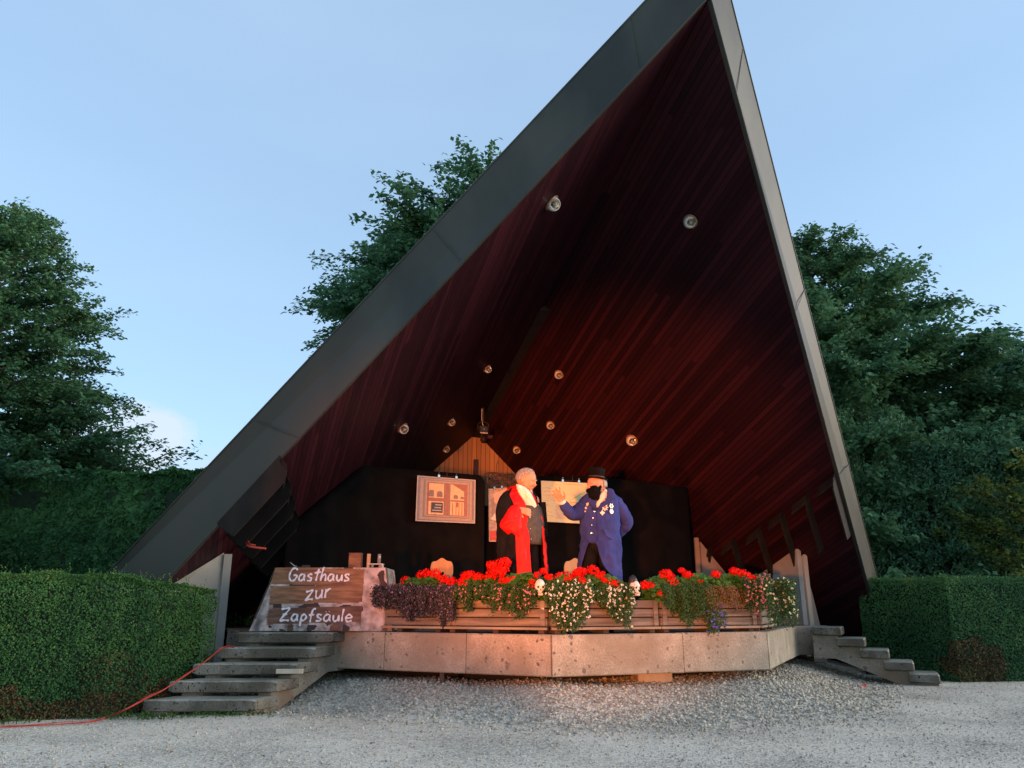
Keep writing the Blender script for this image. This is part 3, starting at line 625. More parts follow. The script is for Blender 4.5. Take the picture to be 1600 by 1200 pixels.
curtain(uR0, 2.92, CS, lambda u: min(zAt(845, 744, CS)+.045*math.sin((u-uR0)*1.5), rz(CS, abs(u))-.03), 'black curtain on the right behind the man in the blue coat')
curtain(uL1+.02, uR0+.3, CS+.45, lambda u: zAt(800, 792, CS+.45), 'black cloth hanging low between the two curtains')
curtain(2.95, 3.5, CS+.8, lambda u: min(2.9, rz(CS+.8, abs(u))-.03), 'narrow added dark sheet in the shaded gap beyond the right curtain edge')  # dark sheet added where the gap behind the curtain is only shade

# ================================================================== SOFFIT LAMPS
def lamp(kind):
    """local frame: +Z out of the soffit, +X the way the eye looks"""
    r0 = empty('soffit_spotlight', (0, 0, 0))
    m_ = MB(); n_ = 20
    rg = [[(math.cos(2*math.pi*k/n_)*r, math.sin(2*math.pi*k/n_)*r, z) for k in range(n_)] for r, z in ((.118, .002), (.118, .012), (.108, .022), (.088, .022), (.084, .004))]
    m_.loft(rg, cap=False); m_.build('trim_ring', 'ring', r0, smooth=True)
    # eyeball housing cut open on the side it looks
    ax_ = Vector((.78, 0, .62)).normalized(); b1 = ax_.orthogonal().normalized(); b2 = ax_.cross(b1)
    c0 = Vector((0, 0, .035)); rr = .094; rings = []
    for i in range(9):
        a_ = R_(52)+(math.pi-R_(52))*i/8; rings.append([c0+(ax_*math.cos(a_)+(b1*math.cos(t_)+b2*math.sin(t_))*max(.004, math.sin(a_)))*rr for t_ in [2*math.pi*k/n_ for k in range(n_)]])
    inner = [[c0+(q-c0)*.93 for q in rings[0]], ]
    m_ = MB(); m_.loft([inner[0]]+rings, cap=False); m_.build('housing', 'housing', r0, smooth=True)
    m_ = MB(); rings = []
    for rad, dp in ((.068, .050), (.060, .036), (.040, .018), (.012, .008)): rings.append([c0+ax_*dp+(b1*math.cos(t_)+b2*math.sin(t_))*rad for t_ in [2*math.pi*k/n_ for k in range(n_)]])
    m_.loft(rings, cap=False); m_.build('reflector', 'reflector' if kind else 'housing', r0, smooth=True)
    m_ = MB(); m_.ball(c0+ax_*.040, (.026, .026, .026)); m_.build('bulb', 'glass', r0, smooth=True)
    return r0
def copy_tree(o, parent=None):
    c = o.copy(); COL.objects.link(c); c.parent = parent
    for ch in list(o.children): copy_tree(ch, c)
    return c
proto = lamp(1)
lampspec = [(-1, 1.98, 1.23, 1.25, 'pale open housed spotlight highest on the left soffit near the shell edge'),
            (1, 2.10, .98, 1.15, 'reddish spotlight highest on the right soffit'),
            (-1, 5.89, .83, .9, 'unlit pale spotlight halfway down the left soffit beside the ridge'),
            (1, 6.09, .64, 1.0, 'gleaming spotlight halfway down the right soffit beside the ridge'),
            (-1, 5.44, 2.38, 1.1, 'pale spotlight outermost on the lower left soffit'),
            (-1, 7.01, 1.16, .95, 'gleaming spotlight left of the hanging black floodlight'),
            (1, 7.20, .93, 1.0, 'gleaming spotlight right of the hanging black floodlight'),
            (1, 5.88, 1.98, 1.25, 'orange lit spotlight outermost on the lower right soffit'),
            (-1, 8.30, .90, .95, 'lowest spotlight on the left soffit just above the gable'),
            (1, 8.48, .70, 1.0, 'lowest spotlight on the right soffit just above the gable')]
for i, (sg, s, u, sc, lab) in enumerate(lampspec):
    sc *= .8
    o = proto if i == 0 else copy_tree(proto)
    nin = (D_*(-RT)+P_*(-sg*RM)-Z_).normalized(); look = (-D_*.9-Z_*.4); look = (look-nin*look.dot(nin)).normalized()
    if i in (1, 3, 6, 7, 9): pass
    y_ = nin.cross(look); o.rotation_mode = 'XYZ'
    mtx = Matrix((look, y_, nin)).transposed(); o.location = IN(s, sg*u)+nin*.002; o.rotation_euler = mtx.to_euler(); o.scale = (sc,)*3
    tag(o, lab, 'spotlight', 'round spotlights set in the boarded soffit')
# hanging floodlight
fl = atP(755, 672, W(7.3, 0, 0), D_)
fe = empty('hanging_floodlight', fl, 0, 'small square black floodlight hanging below the ridge', 'floodlight')
m_ = MB(); m_.box(fl, (.17, .10, .15), 0, AX, .012); m_.box(fl+D_*.08, (.12, .06, .10), 0, AX, .01); m_.build('housing', 'blackmetal', fe, True)
m_ = MB(); m_.box(fl-D_*.055-Z_*.0, (.12, .006, .10), 0, AX); m_.build('lens', 'glass', fe, True) if False else None
m_ = MB(); m_.box(fl-D_*.058-Z_*.068, (.15, .02, .018), 0, AX, .004); m_.build('rim', 'housing', fe, True)
m_ = MB(); m_.ball(fl-D_*.055+Z_*.01, (.016, .01, .016), nu=8, nv=6); m_.build('bulb', 'glass', fe, True)
tz = min(fl.z+.42, rz(7.3, abs((fl-O_).dot(P_))))
m_ = MB(); m_.tube(cat([fl+P_*.10, fl+P_*.10+Z_*.12, fl+Z_*.16, fl-P_*.10+Z_*.12, fl-P_*.10]), .008, 6); m_.tube([fl+Z_*.15, Vector((fl.x, fl.y, tz+.02))], .01, 6); m_.build('bracket', 'blackmetal', fe, True)
m_ = MB(); m_.tube(cat([fl+Z_*.08, fl+Z_*.15-P_*.02, fl+Z_*.24-P_*.03, Vector((fl.x, fl.y, tz))-P_*.03]), .006, 6); m_.build('cable', 'housing', fe, True)
# dark horn speaker at the gable apex
hs = W(BACK-.35, .02, rz(BACK-.35, 0)-.32)
he = empty('horn_speaker', hs, 0, 'small dark horn speaker at the tip of the wooden gable', 'speaker')
m_ = MB(); m_.tube([hs+D_*.1, hs, hs-D_*.05-Z_*.02, hs-D_*.10-Z_*.04], [.02, .035, .055, .08], 14); m_.build('horn', 'iron', he, True, smooth=True)
m_ = MB(); m_.tube([hs+D_*.05, hs+Z_*.22+D_*.05], .02, 8); m_.box(hs+Z_*.05+P_*.16, (.12, .1, .08), 0, AX, .01); m_.build('bracket', 'iron', he, True)

# ================================================================== POSTERS
def poster(name, c_tl, c_tr, c_br, c_bl, label, draw, clips=(.36, .64)):
    """a printed panel hung on clips; draw(rect) gets a callable placing shapes by fractions of the panel"""
    tl, tr, br, bl = [Vector(q) for q in (c_tl, c_tr, c_br, c_bl)]
    nrm_ = (tr-tl).cross(bl-tl).normalized()
    if nrm_.y > 0: nrm_ = -nrm_
    e = empty(name, (bl+br)/2, 0, label, 'poster', 'posters clipped to the curtains')
    def pt(x, y, d=0): return tl*(1-x)*(1-y)+tr*x*(1-y)+bl*(1-x)*y+br*x*y+nrm_*d
    m_ = MB(); m_.prism([pt(0, 0, .0), pt(1, 0), pt(1, 1), pt(0, 1)], nrm_*.006); mats = ['edge']; lay = [0]
    def shape(poly, mn, d):
        if mn not in mats: mats.append(mn)
        m_.add([pt(x, y, .006+.0022*d) for x, y in poly], [tuple(range(len(poly)))], mats.index(mn))
    def rect(x0, y0, x1, y1, mn, d): shape([(x0, y0), (x1, y0), (x1, y1), (x0, y1)], mn, d)
    draw(shape, rect); m_.build('print', mats, e, True)
    for x in clips:
        m_ = MB(); q = pt(x, 0, .012); m_.box(q+Z_*.015, (.045, .03, .05), 0, AX, .006); m_.tube([q+Z_*.03, q+Z_*.075+nrm_*.02], .011, 8); m_.build('clip', 'silver', e, True, smooth=False)
    m_ = MB(); q = pt(.5, 0, .005); m_.tube([pt(clips[0], 0, .012)+Z_*.03, q+Z_*.02, pt(clips[1], 0, .012)+Z_*.03], .004, 6); m_.tube(cat([q+Z_*.02, q+Z_*.07+nrm_*.01, q+Z_*.12]), .004, 6); m_.build('hanger', 'iron', e, True)
    return e
PS = CS-.09
def onP(px, py, s=PS): return atP(px, py, W(s, 0, 0), D_)
def draw_window(shape, rect):
    rect(.02, .02, .98, .98, 'stonep', 1); rect(.055, .05, .95, .93, 'frame2', 2); rect(.11, .07, .90, .90, 'frame', 3)
    rect(.14, .09, .88, .88, 'frame2', 4); rect(.175, .13, .86, .86, 'sash', 5)
    rect(.20, .15, .455, .84, 'pane', 6); rect(.565, .15, .80, .84, 'pane', 6)
    rect(.475, .14, .49, .86, 'frame', 7); rect(.535, .14, .55, .86, 'frame', 7)
    shape([(.60, .15), (.80, .15), (.80, .30)], 'sash', 7)
    for k in range(4): rect(.20, .18+.035*k, .455-.01*k, .187+.035*k, 'shape', 8)
    for x0, x1, y0, y1 in ((.20, .285, .30, .45), (.335, .43, .32, .45), (.62, .695, .38, .47), (.735, .80, .41, .47)):
        shape([(x0, y1), (x0, y0+.03), (x0+(x1-x0)*.25, y0), (x1-(x1-x0)*.25, y0), (x1, y0+.03), (x1, y1)], 'panedark', 8)
    rect(.20, .47, .455, .55, 'sash', 7); rect(.57, .50, .80, .535, 'sash', 7)
    for x in (.60, .66, .71, .76): rect(x, .56, x+.012, .84, 'sash', 8)
    rect(.66, .55, .70, .66, 'sash', 9)
    rect(.245, .575, .44, .80, 'chalk', 9)
    for k, (x0, x1) in enumerate(((.31, .42), (.30, .41), (.26, .42))): rect(x0, .615+.062*k, x1, .64+.062*k, 'chalkline', 10)
    rect(.14, .88, .86, .90, 'panedark', 9); rect(.13, .86, .87, .882, 'frame2', 10); rect(.30, .835, .33, .855, 'panedark', 11); rect(.38, .835, .40, .855, 'panedark', 11)
    rect(.05, .935, .97, .955, 'frame2', 6); rect(.94, .05, .955, .93, 'panedark', 5)
poster('window_poster', onP(652, 743), onP(743, 750), onP(742, 818), onP(649, 814), 'poster printed with a wooden farmhouse window hung on the left curtain', draw_window, (.36, .66))
def draw_pump(shape, rect):
    rect(.004, .006, .996, .994, 'paper', 1)
    # faint drawn lines
    def line(pts, w_, mn='line', d=3):
        for (x0, y0), (x1, y1) in zip(pts, pts[1:]):
            dx, dy = x1-x0, y1-y0; l = math.hypot(dx, dy*.75) or 1; nx_, ny_ = -dy*.75/l*w_, dx/l*w_/.75
            shape([(x0+nx_, y0+ny_), (x1+nx_, y1+ny_), (x1-nx_, y1-ny_), (x0-nx_, y0-ny_)], mn, d)
    line([(.46, .46), (.62, .30), (.74, .22), (.86, .22), (.93, .30)], .005); line([(.80, .42), (.76, .36), (.78, .28), (.84, .25)], .005, d=4)
    line([(.44, .50), (.97, .50)], .008, d=5); rect(.46, .52, .96, .64, 'shape2', 2); rect(.5, .64, .9, .76, 'shape', 2)
    rect(.22, .58, .44, .92, 'shape2', 2); shape([(.44, .70), (.52, .76), (.52, .92), (.44, .92)], 'shape', 2)
    rect(.36, .04, .66, .075, 'shape2', 2)
    for k, (x0, x1, y) in enumerate(((.02, .16, .18), (.03, .30, .27), (.02, .14, .36), (.10, .34, .42), (.04, .3, .48), (.03, .12, .60), (.03, .16, .76), (.62, .9, .83), (.05, .2, .86))):
        line([(x0, y), ((x0+x1)/2, y-.015), (x1, y+.012)], .004, 'shape', 6+k % 3)
    shape([(.16, .24), (.22, .20), (.28, .22), (.30, .27), (.24, .25)], 'shape', 9)
poster('drawing_poster', onP(845, 751), onP(942, 756), onP(940, 820), onP(847, 815), 'bright cream poster with a faint line drawing behind the raised hand', draw_pump, (.34, .60))
def draw_tall(shape, rect):
    rect(.02, .01, .98, .99, 'grey', 1); rect(.04, .80, .96, .98, 'redink', 2); rect(.1, .90, .9, .905, 'grey', 4)
    shape([(.25, .10), (.95, .02), (.97, .3), (.6, .36), (.3, .25)], 'skinink', 2)
    shape([(.1, .58), (.45, .42), (.98, .36), (.98, .74), (.5, .76), (.42, .62)], 'cream', 3)
    shape([(.35, .64), (.9, .6), (.9, .80), (.42, .78)], 'skinink', 4); shape([(.12, .2), (.3, .16), (.34, .5), (.15, .56)], 'frame', 2)
poster('tall_poster', onP(763, 764, CS+.22), onP(792, 762, CS+.22), onP(791, 847, CS+.22), onP(764, 846, CS+.22), 'tall narrow poster with a red foot half hidden by the man in black robe', draw_tall, (.3, .7))
# wrought iron guild bracket
e = empty('iron_bracket', onP(780, 757, CS+.02), 0, 'curled dark wrought iron bracket hanging above the narrow poster', 'iron bracket')
def curl(pts, r, s=CS+.02): 
    m_ = MB(); m_.tube(cat([onP(x, y, s) for x, y in pts], 5), r, 7); return m_
curl([(757, 741), (768, 739), (782, 741), (790, 746), (797, 752), (806, 757)], .016).build('scroll', 'iron', e, True, smooth=True)
curl([(761, 745), (762, 754), (770, 759), (782, 757), (790, 752), (797, 744), (806, 743), (811, 748), (806, 753), (800, 750)], .014).build('scroll', 'iron', e, True, smooth=True)
curl([(763, 750), (769, 755), (779, 753), (784, 747), (779, 743), (772, 745), (773, 750), (778, 749)], .015).build('scroll', 'iron', e, True, smooth=True)
curl([(768, 742), (773, 748), (784, 752), (795, 757), (808, 762)], .012).build('scroll', 'iron', e, True, smooth=True)
curl([(764, 741), (767, 747), (770, 741), (775, 746), (779, 741)], .010).build('leaf_ornament', 'iron', e, True, smooth=True)
curl([(776, 741), (776, 728), (778, 720)], .006).build('hanging_wire', 'iron', e, True)

# ================================================================== SIGN TABLE
TY = 10.05
tb = empty('sign_table', (-2.35, TY+.35, ZS), 0, 'table draped with a printed cloth reading Gasthaus zur Zapfsäule', 'table')
tzz = atY(500, 887, TY).z
xl, xr = atY(431, 887, TY).x, atY(603, 887, TY).x
m_ = MB(); m_.box(((xl+xr)/2, TY+.37, tzz-.022), (xr-xl-.03, .66, .03), 0, 0, .006); m_.build('tabletop', 'trim', tb, True)
for x in (xl+.12, xr-.12):
    for y in (TY+.12, TY+.62):
        m_ = MB(); m_.box((x, y, (tzz-.04+ZS)/2), (.045, .045, tzz-.04-ZS), 0, 0, .004); m_.build('leg', 'chairwood', tb, True)
# the cloth: front drop printed with boards and stones
bx0, bx1 = atY(392, 990, TY).x, atY(612, 990, TY).x
m_ = MB(); NX, NZ = 150, 64; vs = []; sx0, sx1 = atY(424, 930, TY).x, atY(568, 930, TY).x
for j in range(NZ+1):
    q = j/NZ
    for i in range(NX+1):
        p_ = i/NX; x = (xl+(bx0-xl)*q**1.3)*(1-p_)+(xr+(bx1+.02-xr)*q)*p_; z = tzz-(tzz-ZS-.012)*q
        out_ = max(0, (sx0-x))/.3+max(0, x-sx1)/.25
        y = TY-.03-.05*q+min(1, out_)*(.022*math.sin(x*42+q*3)*q+.02*math.sin(x*17+2*q))
        y += .012*q*math.sin(x*13)
        if q > .86: y += .02*math.sin(x*31)*(q-.86)/.14
        vs.append(Vector((x, y, z)))
def cloth_mat(p_, q, x, z):
    wob = .015*noise.noise(Vector((x*4, q*2, 1)))
    if sx0 < x < sx1:
        for a0, a1, mt in ((-.01, .26, 0), (.30, .59, 0), (.655, .905, 1)):
            sl = (x-sx0)*(.03 if a0 < .3 else -.03 if a0 < .5 else -.045)
            if a0+wob*(a0 > 0)+sl < q < a1+wob+sl: return mt
        if .905 < q and (abs(x-(sx0+(sx1-sx0)*.25)) < .04 or abs(x-(sx0+(sx1-sx0)*.71)) < .045): return 1
        if q < .66: return 4 if noise.noise(Vector((x*5, q*9, 2))) > -.12 else 2
        return 3 if noise.noise(Vector((x*9, q*9, 5))) > -.25 else 2
    v_ = noise.noise(Vector((x*7, z*7, 8)))
    if x > sx1: return 4 if v_ > -.42 else 2
    return 3 if v_ > -.44 else 2
for j in range(NZ):
    for i in range(NX):
        a_ = j*(NX+1)+i; c_ = (vs[a_]+vs[a_+NX+2])/2; mi = cloth_mat((i+.5)/NX, (j+.5)/NZ, c_.x, c_.z)
        m_.f.append((a_, a_+NX+1, a_+NX+2, a_+1)); m_.m.append(mi)
m_.v = [tuple(q) for q in vs]
# top and side drops
top = [(xl, TY-.03, tzz), (xr, TY-.03, tzz), (xr, TY+.72, tzz), (xl, TY+.72, tzz)]
m_.add(top, [(0, 1, 2, 3)], 4)
m_.add([(xl, TY-.03, tzz), (xl, TY+.72, tzz), (bx0, TY+.80, ZS+.02), (bx0, TY-.08, ZS+.02)], [(0, 1, 2, 3)], 3)
m_.add([(xr, TY-.03, tzz), (bx1, TY-.08, ZS+.02), (bx1, TY+.80, ZS+.02), (xr, TY+.72, tzz)], [(0, 1, 2, 3)], 3)
cl = m_.build('tablecloth', ['wood1', 'wood2', 'wood3', 'stone1', 'stone2'], None, smooth=True, label='printed cloth of boards and stones with white handwriting hanging to the floor', cat='tablecloth')
# lettering
G = {'G': [[(.62, .84), (.48, .99), (.22, .93), (.06, .6), (.05, .3), (.2, .03), (.45, .06), (.6, .3), (.6, .46), (.36, .44)]],
 'a': [[(.42, .5), (.2, .52), (.03, .3), (.08, .05), (.26, .03), (.42, .25), (.45, .5)], [(.45, .5), (.44, .15), (.54, .02)]],
 's': [[(.4, .47), (.22, .54), (.08, .42), (.2, .29), (.37, .18), (.3, .03), (.04, .03)]],
 't': [[(.30, .95), (.22, .4), (.18, .02)], [(.0, .62), (.5, .7)]],
 'h': [[(.14, 1), (.08, .5), (.04, 0)], [(.06, .25), (.25, .5), (.4, .42), (.42, 0)]],
 'u': [[(.05, .5), (.07, .12), (.22, .02), (.4, .2), (.45, .5)], [(.45, .5), (.47, 0)]],
 'z': [[(.0, .48), (.22, .5), (.46, .52), (.24, .22), (.0, .0), (.25, .03), (.52, .0)]],
 'r': [[(.08, .5), (.07, .0)], [(.08, .28), (.25, .47), (.42, .5)]],
 'Z': [[(.05, .9), (.32, .95), (.62, .95), (.33, .5), (.05, .02), (.35, .06), (.68, .03)], [(.18, .48), (.5, .52)]],
 'p': [[(.1, .5), (.06, -.38)], [(.08, .36), (.28, .53), (.45, .32), (.3, .06), (.08, .1)]],
 'f': [[(.46, .93), (.3, .95), (.2, .6), (.17, -.08)], [(.02, .46), (.4, .52)]],
 'ä': [[(.42, .5), (.2, .52), (.03, .3), (.08, .05), (.26, .03), (.42, .25), (.45, .5)], [(.45, .5), (.44, .15), (.54, .02)], [(.12, .72), (.13, .76)], [(.36, .74), (.37, .78)]],
 'l': [[(.12, .98), (.08, .4), (.1, .0)]],
 'e': [[(.05, .26), (.42, .31), (.38, .48), (.2, .54), (.05, .35), (.08, .08), (.25, .0), (.46, .1)]]}
adv = {'G': .78, 'a': .66, 's': .56, 't': .50, 'h': .58, 'u': .62, 'z': .66, 'r': .5, 'Z': .82, 'p': .6, 'f': .52, 'ä': .66, 'l': .32, 'e': .55}
for word, px0, px1, py0, hh, tilt in (('Gasthaus', 452, 549, 908, 20, .0), ('zur', 479, 519, 938, 27, .12), ('Zapfsäule', 439, 553, 970, 20, -.01)):
    m_ = MB(); tot = sum(adv[c] for c in word); x = 0
    for c in word:
        for st in G[c]:
            pts = []
            for gx_, gy_ in (cat([(a_[0], a_[1], 0) for a_ in st], 5) if len(st) > 2 else [(a_[0], a_[1], 0) for a_ in st]) if False else [(q.x, q.y) for q in (cat([(a_[0], a_[1], 0) for a_ in st], 5))]:
                fx = (x+gx_)/tot; ppx = px0+(px1-px0)*fx+gy_*2.5; ppy = py0-gy_*hh-(px1-px0)*fx*tilt
                q = atY(ppx, ppy, TY); z = q.z; qq = (tzz-z)/(tzz-ZS); pts.append(Vector((q.x, TY-.03-.05*qq+.012*qq*math.sin(q.x*13)-.008, z)))
            m_.tube(pts, [.0112+.0032*math.sin(k_*.9+x*3) for k_ in range(len(pts))], 7, flat=lambda v_, c_: Vector((v_.x, c_.y+(v_.y-c_.y)*.35, v_.z)))
        x += adv[c]
    m_.build('lettering', 'chalktext', cl, True)
# things on the table
def tpos(px, y=.3): return Vector((atY(px, 886, TY+y).x, TY+y, tzz+.002))
q = tpos(555); m_ = MB(); m_.box(q+Z_*.095, (.165, .12, .19), 0, .06, .008); m_.box(q+Z_*.193, (.172, .127, .012), 0, .06, .003); m_.build('wooden_box', 'chairdark' if 'chairdark' in M else 'wood1', label='small upright brown wooden box on the sign table', cat='box')
q = tpos(580, .28); te = empty('bottle_stand', q, 0, 'small dark stand with two upright bottles on the sign table', 'bottle stand')
m_ = MB(); m_.box(q+Vector((.06, 0, .055)), (.20, .13, .012), 0, 0, .003); 
for x in (-.03, .15): m_.box(q+Vector((x, 0, .027)), (.01, .12, .05))
m_.build('rack', 'housing', te, True)
for x, mm_ in ((.10, 'housing'),):
    m_ = MB(); m_.tube([q+Vector((x, 0, .062)), q+Vector((x, 0, .15)), q+Vector((x, 0, .185))], [.022, .022, .02], 12); m_.build('glass_tube', 'glass', te, True, smooth=True)
m_ = MB(); m_.box(q+Vector((-.035, -.01, .095)), (.045, .045, .185), 0, .1, .004); m_.build('wooden_post', 'chairwood', te, True)
q = q+Vector((.0, -.1, 0))
for k, x in enumerate((.03, .125)):
    m_ = MB(); m_.tube([q+Vector((x, .02, .002)), q+Vector((x, .02, .035)), q+Vector((x, .02, .037))], [.014, .018, .017], 10); m_.build('shot_glass', 'glass', label=('left' if k == 0 else 'right')+' one of two tiny glasses below the bottle stand', cat='glass', group='tiny glasses on the sign table', smooth=True)
q = tpos(462, .25); te = empty('pewter_tray', q, 0, 'low dark tray holding a pen on the left of the sign table', 'tray')
m_ = MB(); m_.tube([q, q+Z_*.012, q+Z_*.02], [.10, .13, .12], 18); m_.build('dish', 'iron', te, True, smooth=True)
m_ = MB(); m_.tube([q+Vector((.0, 0, .02)), q+Vector((-.07, -.02, .075))], [.006, .003], 7); m_.ball(q+Vector((.005, 0, .025)), .010); m_.build('pen', 'housing', te, True)
q = tpos(478, .25); m_ = MB(); m_.box(q+Z_*.022, (.11, .09, .04), 0, .3, .006); m_.build('small_box', 'blackmetal', label='tiny dark box beside the tray on the sign table', cat='box')
q = tpos(506, .2); m_ = MB(); m_.ball(q+Z_*.012, (.02, .02, .012), nu=10, nv=6); m_.build('bell', 'silver', label='tiny bright bell in the middle of the sign table', cat='bell', smooth=True)

# ================================================================== CHAIRS with a heart cut in the back
def chair(px, py, Y, yaw, lab, mirror=1):
    q = atY(px, py, Y); zt = atY(px, 873, Y).z-ZS; base = Vector((q.x, Y, ZS+.005))
    e = empty('farmhouse_chair', base, yaw, lab, 'chair', 'carved wooden chairs on the stage')
    m_ = MB(); hw = .165; N_ = 40; outr = []
    for k in range(N_):
        a_ = 2*math.pi*k/N_+math.pi/2; x = math.cos(a_); z = math.sin(a_)
        r_ = (abs(x)**3.0+abs(z)**3.0)**(-1/3.0); X = x*r_*hw; Zc = z*r_*.19
        X *= (1.0+.02*z if z > 0 else 1.0-.42*(-Zc/.19)**1.6)
        if z > .5: Zc += .018*math.cos(X/hw*math.pi*2.0)-.012
        outr.append((X, Zc))
    heart = []
    for k in range(N_):
        t_ = 2*math.pi*k/N_+.0; hx = 16*math.sin(t_)**3; hz_ = 13*math.cos(t_)-5*math.cos(2*t_)-2*math.cos(3*t_)-math.cos(4*t_); heart.append((-hx*.0024, hz_*.0024-.028))
    zc = zt-.19
    vs = []
    for yy in (.0, .022):
        vs += [(x, yy, zc+z) for x, z in outr]+[(x, yy, zc+z) for x, z in heart]
    fs = []
    for k in range(N_):
        j = (k+1) % N_
        fs += [(k, j, N_+j, N_+k), (2*N_+j, 2*N_+k, 3*N_+k, 3*N_+j), (j, k, 2*N_+k, 2*N_+j), (N_+k, N_+j, 3*N_+j, 3*N_+k)]
    m_.add([Vector(v_) for v_ in vs], fs); m_.prism([(-.07, 0, zc-.17), (.07, 0, zc-.17), (.10, .0, .44), (-.10, .0, .44)], (0, .022, 0))
    m_.build('backrest', 'chairwood', e)
    m_ = MB(); m_.box((0, -.19, .445), (.42, .40, .03), 0, 0, .008); m_.build('seat', 'chairwood', e)
    for sx in (-1, 1):
        for sy in (-1, 1):
            m_ = MB(); m_.tube([(sx*.13, -.19+sy*.12, .43), (sx*.19, -.19+sy*.20, .0)], [.02, .014], 8); m_.build('leg', 'chairwood', e)
    return e
chair(690, 890, 11.4, -.15, 'wooden chair with a heart cut through its rounded back, left of the robed man')
chair(899, 890, 11.2, .25, 'wooden chair half hidden behind the blue coat tails')

# ================================================================== PLANTERS
def planter(a, e_, ln, lab):
    """a = front left bottom corner on the platform, e_ = along the facet"""
    nn = Vector((e_.y, -e_.x, 0)); 
    if nn.y > 0: nn = -nn
    back = -nn; h = .375; dp = .36; foot = .045
    ang = math.atan2(e_.y, e_.x)
    r0 = empty('planter_box', a+e_*ln/2+Z_*ZS, 0, lab, 'planter', 'weathered wooden planter boxes along the stage edge')
    bh = (h-foot-.03)/3
    cz = ZS+.005+foot
    for (st, dr, L_) in ((a, e_, ln), (a+back*dp, e_, ln), (a+back*.022+e_*.0, back, dp-.044), (a+e_*(ln-.022)+back*.022, back, dp-.044)):
        an = math.atan2(dr.y, dr.x)
        m_ = MB()
        sd_ = back if dr is e_ else e_
        for k in range(3):
            c_ = st+dr*L_/2+(sd_*.011 if st is not a+back*dp else Vector((0, 0, 0)))+Z_*(cz+.03+bh*(k+.5))
            m_.box(c_, (L_-.006*(k % 2), .022, bh-.014), 0, an, .004)
        m_.build('board_panel', 'planter', r0, True)
    # corner battens
    for x in (.045, ln-.045):
        m_ = MB(); m_.box(a+e_*x-back*.011+Z_*(cz+.03+(h-foot-.03)/2-.003), (.06, .02, h-foot-.05), 0, ang, .003); m_.build('batten', 'planter', r0, True)
    m_ = MB(); m_.box(a+e_*ln/2-back*.008+Z_*(cz+.012), (ln+.02, .05, .028), 0, ang, .003); m_.box(a+e_*ln/2+back*(dp-.01)+Z_*(cz+.012), (ln+.02, .05, .028), 0, ang, .003); m_.build('base_rail', 'planter2', r0, True)
    for x in (.08, ln*.5, ln-.08):
        m_ = MB(); m_.box(a+e_*x+back*dp/2+Z_*(ZS+.005+foot/2), (.07, dp-.04, foot-.004), 0, ang, .003); m_.build('foot', 'feet', r0, True)
    m_ = MB(); m_.box(a+e_*ln/2+back*dp/2+Z_*(cz+h*.5-.04), (ln-.06, dp-.06, h-foot-.13), 0, ang); m_.build('soil', 'soil', r0, True)
    return r0
eL = (V1-V0).normalized(); eM = (V2-V1).normalized(); eR = (V3-V2).normalized()
bkL = Vector((-eL.y, eL.x, 0)); bkL = bkL if bkL.y > 0 else -bkL; bkR = Vector((-eR.y, eR.x, 0)); bkR = bkR if bkR.dot(D_) > 0 else -bkR; bkM = D_
PA = [(V1-eL*2.66+bkL*.07, eL, 1.24, 'leftmost planter box, overhung by dark purple foliage'),
      (V1-eL*1.38+bkL*.07, eL, 1.30, 'planter box with bare brown boards below pink trailing flowers'),
      (V1+eM*.05+bkM*.09, eM, 1.37, 'planter box half covered by two clumps of white flowers'),
      (V1+eM*1.45+bkM*.09, eM, 1.36, 'pale planter box with dry grass and green trailers over its front'),
      (V2+eR*.06+bkR*.07, eR, 1.30, 'rightmost planter box on the slanting stage edge with cream flowers')]
for p_ in PA: planter(*p_)
PTOP = ZS+.36

def facet(px):      # which planter row a picture column belongs to, for depth
    for (a, e_, ln, _), nm in zip(PA, range(5)):
        pass
def row_point(px, back=.18):
    """point on the planter row seen in column px, 'back' metres behind the boards"""
    r = ray(px, 940); best = None
    for a, e_, ln, _ in PA:
        bk = Vector((-e_.y, e_.x, 0)); bk = bk if bk.y > 0 or bk.dot(D_) > 0 else -bk
        a2 = a+bk*back; den = r.x*e_.y-r.y*e_.x
        # a2 + t e = k r
        k = (a2.x*e_.y-a2.y*e_.x)/den; hit = Vector((r.x*k, r.y*k, 0)); tt = (hit-a2).dot(e_)
        dd = 0 if 0 <= tt <= ln else min(abs(tt), abs(tt-ln))
        if best is None or dd < best[0]: best = (dd, hit, e_, bk)
    return best[1], best[2], best[3]
def pz(px, py, hit):  # height of the point seen at row py above hit
    return CAMH+(ray(px, py).z/ray(px, py).y)*hit.y

